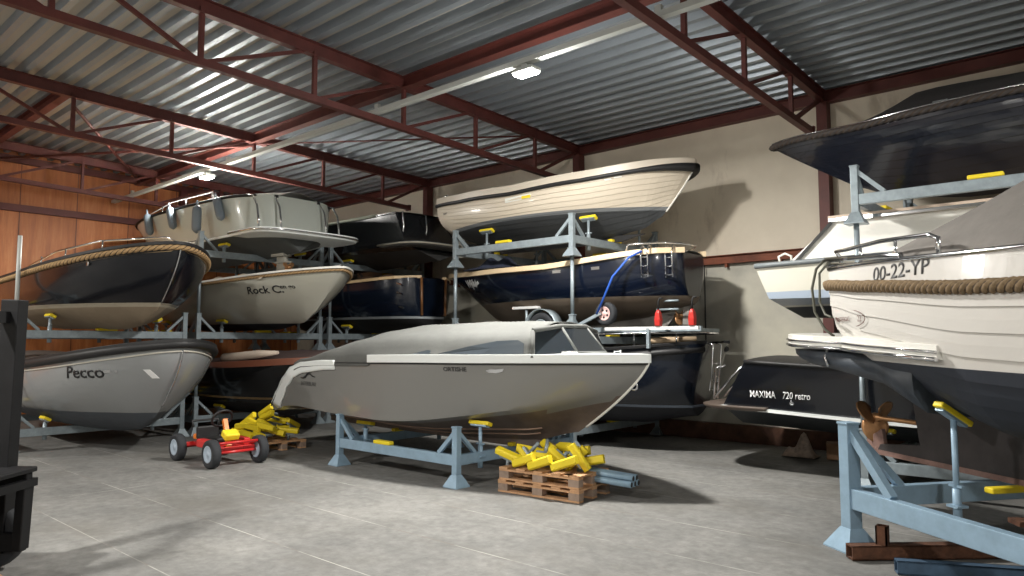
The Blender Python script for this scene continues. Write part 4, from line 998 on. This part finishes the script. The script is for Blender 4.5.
# ------------------------------------------------------------------ floor clutter
def pallet(name, label, loc, rz, w, dd):
    r = thing(name, label, 'pallet', loc, rz)
    for k, y_ in enumerate((-dd/2+.05, 0, dd/2-.05)):
        MB().box((0, y_, .011), (w, .10, .022)).build('bottom_board', PINE, r, bevel=.003)
        for x_ in (-w/2+.07, 0, w/2-.07):
            MB().box((x_, y_, .061), (.14, .10, .078)).build('block', PINEG, r, bevel=.004)
        MB().box((0, y_, .111), (w, .10, .022)).build('stringer', PINE, r, bevel=.003)
    n = 5
    for k in range(n):
        MB().box((-w/2+.06+k*(w-.12)/(n-1), 0, .133), (.12, dd, .022)).build('deck_board', PINE, r, bevel=.003)
    return r
# loose adjustable pad: yellow channel on a short steel screw
pad0 = thing('support_pad', 'x', 'support pad', (0,0,0), 0, 'loose yellow pads on the pallets')
MB().loft([[V((x_, y_, z_)) for y_, z_ in ((-.05,0),(.05,0),(.05,.05),(.035,.075),(-.035,.075),(-.05,.05))] for x_ in (-.17,.17)], sm=False).build('pad', YEL, pad0, bevel=.008)
MB().box((0,0,-.015), (.22,.07,.03)).build('bracket', GALV, pad0)
MB().tube([(0,0,-.03),(0,0,-.20)], .022, 10).build('screw', GALV, pad0)
first = [True]
def place_pad(loc, rot, label):
    if first[0]:
        first[0] = False; pad0.location = loc; pad0.rotation_euler = rot; pad0['label'] = label; return
    dup(pad0, loc, None, label, rot)
PX, PY, PRZ = -4.85, 6.42, 0.0
# pallet orientation: long edge from left corner to the near corner
PL = V((-5.45, 6.05, 0))
dirl = math.radians(-8)
pc = V((-5.33, 6.765, 0)); prz = math.radians(5)
pa1 = pallet('wooden_pallet', 'pale wooden pallet heaped with yellow pads beside the light blue stand', pc, prz, 1.12, .70)
pa1b = pallet('wooden_pallet', 'pale wooden pallet on top of the front one, directly under the yellow pads', pc+V((0,0,.1445)), prz, 1.10, .68)
Mz = RZ(prz)
items = [(-.50,-.22,.10,.3,1.3,0.1),(-.38,.05,.14,.9,1.1,.5),(-.2,-.28,.10,1.57,.05,-.12),(.05,-.32,.10,1.57,.02,-.1),(.36,-.30,.12,1.57,0,.03),(-.12,.10,.20,.7,.9,-.55),(.08,.15,.20,.5,.5,-.5),
         (.22,.2,.16,1.2,.2,.1),(.45,.1,.10,1.3,.3,.25),(-.05,-.1,.15,2.5,.9,.4),(.15,-.05,.13,2.2,2.0,.2),(.3,.0,.14,1.9,-.9,.3),(-.3,-.1,.13,2.7,1.9,-.3),(.0,.28,.12,.1,.4,.2),(.40,-.12,.15,.2,2.6,.3),(-.45,.25,.09,.1,.9,.1)]
looks = ['standing on edge at the left front corner','propped upright at the left rear','lying along the front edge, left of centre','lying along the front edge, middle','lying along the front edge at the right','leaning steeply near the middle of the heap','leaning beside the tallest one','lying flat at the back right','tipped outward over the right edge','half buried under the middle of the heap','upside down with its screw up, centre','turned over toward the right','upside down at the left','flat at the back of the heap','upside down near the right corner','flat in the rear left corner']
base_z = .29
for (px, py, pz, rx_, ry_, rz_), lk in zip(items, looks):
    w = Mz @ V((px, py, 0))
    place_pad(pc+V((w.x, w.y, base_z+pz)), (rx_ if rx_ != 1.57 else 1.45, ry_*.35 if abs(ry_) < 3 else 0, rz_+prz) if False else (rx_, 0, 0), '') if False else None
    yaw = {0: .1}.get(0, rz_)
    place_pad(pc+V((w.x, w.y, base_z+pz)), (1.5 if rx_ == 1.57 else rx_, (ry_-.7)*.5, prz+rz_*1.2), 'yellow support pad '+lk+' of the front pallet' if 'heap' not in lk and 'pallet' not in lk else 'yellow support pad '+lk+' on the front pallet')
# bundle of light blue tubes
for k, (dy, dz) in enumerate(((-.08,.0),(0,.0),(.08,.0),(-.04,.062),(.04,.062))):
    a0 = pc+Mz @ V((.30, .10+dy, .245+dz-.02)); 
    a1 = pc+Mz @ V((.98, .16+dy*1.05, .225+dz-.04))
    mb = MB(); mb.tube([a0, a1], .036, 14); mb.tube([a1-(a1-a0).normalized()*.002, a1+(a1-a0).normalized()*.003], .028, 12, m=1)
    tag(mb.build('steel_tube', [GALVW, BLACK]), 'light blue steel tube with open end, in the bundle on the front pallet', 'tube', 'bundle of light blue tubes')

# rear pallet with yellow pads, beside the red cart
qc = V((-11.25, 6.45, 0)); qrz = 0.
pallet('wooden_pallet', 'wooden pallet of yellow pads behind the red wheeled cart', qc, qrz, 1.15, .8)
Mq = RZ(qrz); kk = 0
plc = ['front left corner','front middle','front right corner','centre','rear right','rear left','rear middle','right edge','left edge','upper left','upper right','very top','leaning at the left','leaning at the top','low at the back','second row at the front','upper right corner','under the top one','second row at the front left']
for (px, py, pz, rx_, ry_, rz_) in [(-.35,-.3,.08,1.5,.1,.0),(.0,-.33,.09,1.5,.1,.05),(.35,-.3,.09,1.5,.12,-.1),(0,0,.1,.1,.1,.3),(.35,.2,.1,.2,.1,.7),(-.35,.25,.1,.1,0,.2),(0,.3,.1,.1,0,1.2),(.42,-.05,.13,1.3,.2,.4),(-.42,0,.14,.7,.3,1.),(-.15,-.12,.24,1.4,.2,.1),(.2,-.12,.24,1.4,.35,.2),(.05,.0,.36,1.2,-.35,.1),(-.38,-.1,.27,1.1,-.6,.3),(-.2,.12,.42,1.2,-.5,.2),(.2,.35,.2,.3,.4,2),(.12,-.28,.20,1.5,.05,.1),(.38,-.2,.22,1.4,.15,.3),(-.05,.2,.25,.3,.2,.9),(-.3,-.25,.19,1.5,-.1,.1)]:
    w = Mq @ V((px, py, 0)); place_pad(qc+V((w.x, w.y, .16+pz)), (rx_, ry_, qrz+rz_), 'yellow support pad, '+plc[kk]+' of the heap behind the red cart'); kk += 1

# red cart with four rubber wheels
kc = thing('wheeled_cart', 'red four wheeled yard cart with black tyres beside the yellow pads', 'cart', (-10.42, 5.2, 0), 0)
HUBB = mat('pale blue hub', (.35,.42,.5), .4)
for sx in (-.55, .52):
    for sy in (-.36, .36):
        wheel(kc, (sx, sy, .20), (0, 1, 0), .20, .12, HUBB, spokes=0)
    MB().tube([(sx, -.36, .20), (sx, .36, .20)], .022, 8).build('axle', REDP, kc)
mb = MB(); mb.beam((-.55,-.14,.24), (.52,-.14,.24), .05, .05); mb.beam((-.55,.14,.24), (.52,.14,.24), .05, .05)
mb.beam((-.5,-.3,.24),(-.5,.3,.24),.06,.06); mb.beam((.48,-.3,.24),(.48,.3,.24),.06,.06); mb.beam((0,-.2,.24),(0,.2,.24),.05,.05); mb.build('chassis', REDP, kc, bevel=.006)
MB().beam((.35,-.02,.26), (.12,.02,.62), .06, .07).build('steering_column', ORNG, kc)
MB().tube([(.08+.15*math.cos(a_)*.5, .15*math.sin(a_)*1., .64+.15*math.cos(a_)*.8) for a_ in [2*PI*i/20 for i in range(20)]], .018, 8, loop=True).build('steering_wheel', BLACK, kc)
MB().loft([[V((x_, y_, z_)) for x_, y_ in ((-.35,-.18),(.0,-.2),(.0,.2),(-.35,.18))] for z_ in (.28,.34)], sm=False).build('seat', BLACK, kc, bevel=.02)
MB().loft([[V((-.36+dx, y_, z_)) for dx, y_ in ((-.03,-.17),(.03,-.17),(.03,.17),(-.03,.17))] for z_ in (.32,.5)], sm=False).build('seat_back', BLACK, kc, bevel=.02)
MB().box((.35,0,.42), (.16,.22,.10), RY(.5)).build('number_panel', YEL, kc, bevel=.02)
MB().box((-.45,.0,.34), (.16,.30,.08)).build('battery_tray', ORNG, kc, bevel=.02)

def campt(px, dep, z):
    """world point on the floor plan: image column px at distance dep along the viewing axis"""
    lat = (px-512)/717*dep
    return V((math.cos(YAW)*lat-math.sin(YAW)*dep, math.sin(YAW)*lat+math.cos(YAW)*dep, z))
MB().loft([[V((x_, y_, z_)) for x_, y_ in ((-.05,-.32),(.38,-.30),(.38,-.20),(-.05,-.20))] for z_ in (.24,.36)], sm=False).build('side_pod', REDP, kc, bevel=.02)
MB().loft([[V((x_, y_, z_)) for x_, y_ in ((-.05,.20),(.38,.20),(.38,.30),(-.05,.32))] for z_ in (.24,.36)], sm=False).build('side_pod', REDP, kc, bevel=.02)
MB().tube([(.42,-.26,.26),(.60,-.28,.34),(.60,.28,.34),(.42,.26,.26)], .02, 8).build('front_bumper', REDP, kc)
MB().tube([(-.40,-.2,.5),(-.45,-.2,.58),(-.45,.2,.58),(-.40,.2,.5)], .018, 8).build('seat_rail', BLACK, kc)
# forklift at the left edge, seen from its side, mast to the right
fk = thing('forklift', 'black forklift truck with upright mast at the left edge', 'forklift', campt(38, 5.6, 0), YAW)
for sy in (0, -.8):
    MB().beam((-.25, sy+.05, .15), (-.22, sy+.05, 2.09), .14, .12, up=(0,1,0)).build('mast_channel', DARKM, fk, bevel=.006)
    mb = MB()
    for a_, b__, w_ in (((-.62,sy,.70),(.0,sy,.70),.12), ((-.05,sy,.18),(-.03,sy,.70),.11), ((-.62,sy,.24),(-.02,sy,.24),.14), ((-.60,sy,.2),(-.6,sy,.72),.1)):
        mb.beam(a_, b__, .07, w_, up=(0,0,1) if abs(a_[2]-b__[2]) < .1 else (0,1,0))
    mb.build('side_frame', DARKM, fk, bevel=.008)
    wheel(fk, (-.36, sy+.1, .27), (0,1,0), .27, .18, DARKM, spokes=0)
for z_ in (.45, 1.95): MB().beam((-.24,.0,z_),(-.24,-.7,z_),.06,.09).build('mast_crossbar', DARKM, fk)
MB().loft([[V((x_, y_, z_)) for x_, y_ in ((-.62,-.85),(.02,-.85),(.02,.06),(-.62,.06))] for z_ in (.76,.80)], sm=False).build('top_plate', DARKM, fk, bevel=.01)
MB().box((-.01,-.4,.68), (.05,.95,.06)).build('carriage_bar', DARKM, fk)
MB().loft([[V((x_, y_, z_)) for x_, y_ in ((-1.9,-.85),(-.65,-.85),(-.65,.05),(-1.9,.05))] for z_ in (.25,.8)], sm=False).build('body', DARKM, fk, bevel=.06)
wheel(fk, (-1.6, .05, .25), (0,1,0), .25, .18, DARKM, spokes=0)
MB().box((-1.95,-.4,.75), (.5,.85,.7)).build('counterweight', DARKM, fk, bevel=.08)

# timber in the near left corner
A_ = campt(10, 5.38, 0); B_ = campt(38, 5.02, 0); dd_ = (B_-A_).normalized(); nn_ = V((dd_.y, -dd_.x, 0))
if nn_.dot(campt(-200, 5.38, 0)-A_) < 0: nn_ = -nn_
cc_ = A_+dd_*.45+nn_*.14
tag(MB().box((cc_.x, cc_.y, .045), (.95, .28, .09), RZ(math.atan2(dd_.y, dd_.x))).build('wooden_board', PINE, bevel=.01), 'orange brown wooden board on the floor in the near left corner', 'board')

# rusty steel tubes at the near right
def hollow(a_, b__, w, m, name, label, cat):
    mb = MB(); a_ = V(a_); b__ = V(b__); d_ = (b__-a_).normalized(); up = V((0,0,1)) if abs(d_.z) < .9 else V((1,0,0)); s_ = d_.cross(up).normalized(); u = s_.cross(d_); tk = .012
    for k in (-1, 1):
        mb.beam(a_+u*k*(w-tk)/2, b__+u*k*(w-tk)/2, w, tk, up=u); mb.beam(a_+s_*k*(w-tk)/2, b__+s_*k*(w-tk)/2, tk, w, up=u)
    return tag(mb.build(name, m), label, cat)
hollow(campt(841, 5.96, .065), campt(1006, 6.02, .065), .11, RUST, 'steel_tube', 'rusty square steel tube lying on the floor by the large stand foot', 'tube')
hollow(campt(874, 5.97, .12), campt(874, 5.97, .27), .085, RUST, 'steel_stub', 'short upright rusty square stub on the rusty tube', 'steel stub')
hollow(campt(886, 5.62, .055), campt(1075, 5.3, .055), .10, DKBLUE, 'steel_beam', 'dark blue steel beam on the floor in the near right corner', 'beam')
tag(MB().beam(campt(915, 5.02, .03), campt(1090, 4.8, .03), .5, .04).build('steel_plate', mat('dark plate', (.03,.025,.022), .6, noise=.5)), 'dark worn steel plate in front of the blue beam', 'plate')
tag(MB().box(campt(1022, 6.1, .26), (.30,.18,.04), RZ(.6)).build('rusty_bracket', RUST), 'small rusty flat bracket beside the large stand beam', 'bracket')
# debris under the black boat
def rag(u, v): return (campt(797, 11.2, 0)+V((-.25+.5*u, -.15+.3*v, .02+.26*math.sin(PI*u)*math.sin(PI*v)*(1+.5*math.sin(9*u+4*v)))))
tag(MB().grid(rag, 12, 10, sm=False).build('crumpled_bag', mat('crumpled plastic', (.45,.36,.30), .4, noise=.5, nscale=8), solid=.01), 'crumpled pale plastic bag on the floor under the black Maxima boat', 'bag')
tag(MB().box(campt(840, 11.0, .12), (.5,.3,.24), RZ(.3)).build('cardboard_box', mat('brown cardboard', (.28,.16,.09), .8, noise=.3), bevel=.01), 'brown cardboard box on the floor by the wall under the black boat', 'box')
tag(MB().tube([V((-6.13, 12.35, 3.2)), V((-6.13, 12.35, 2.2)), V((-6.13, 12.35, .9))], .012, 8).build('hanging_cable', BLACK), 'black cable hanging down the back wall from the rusty rail', 'cable')

# ------------------------------------------------------------------ world and colour
w = bpy.data.worlds.new('world'); bpy.context.scene.world = w; w.use_nodes = True
w.node_tree.nodes['Background'].inputs[0].default_value = (.6,.7,.8,1); w.node_tree.nodes['Background'].inputs[1].default_value = .02
vs = bpy.context.scene.view_settings
vs.view_transform = 'Standard'; vs.look = 'None'; vs.gamma = 1; vs.use_curve_mapping = False; vs.exposure = 0.14
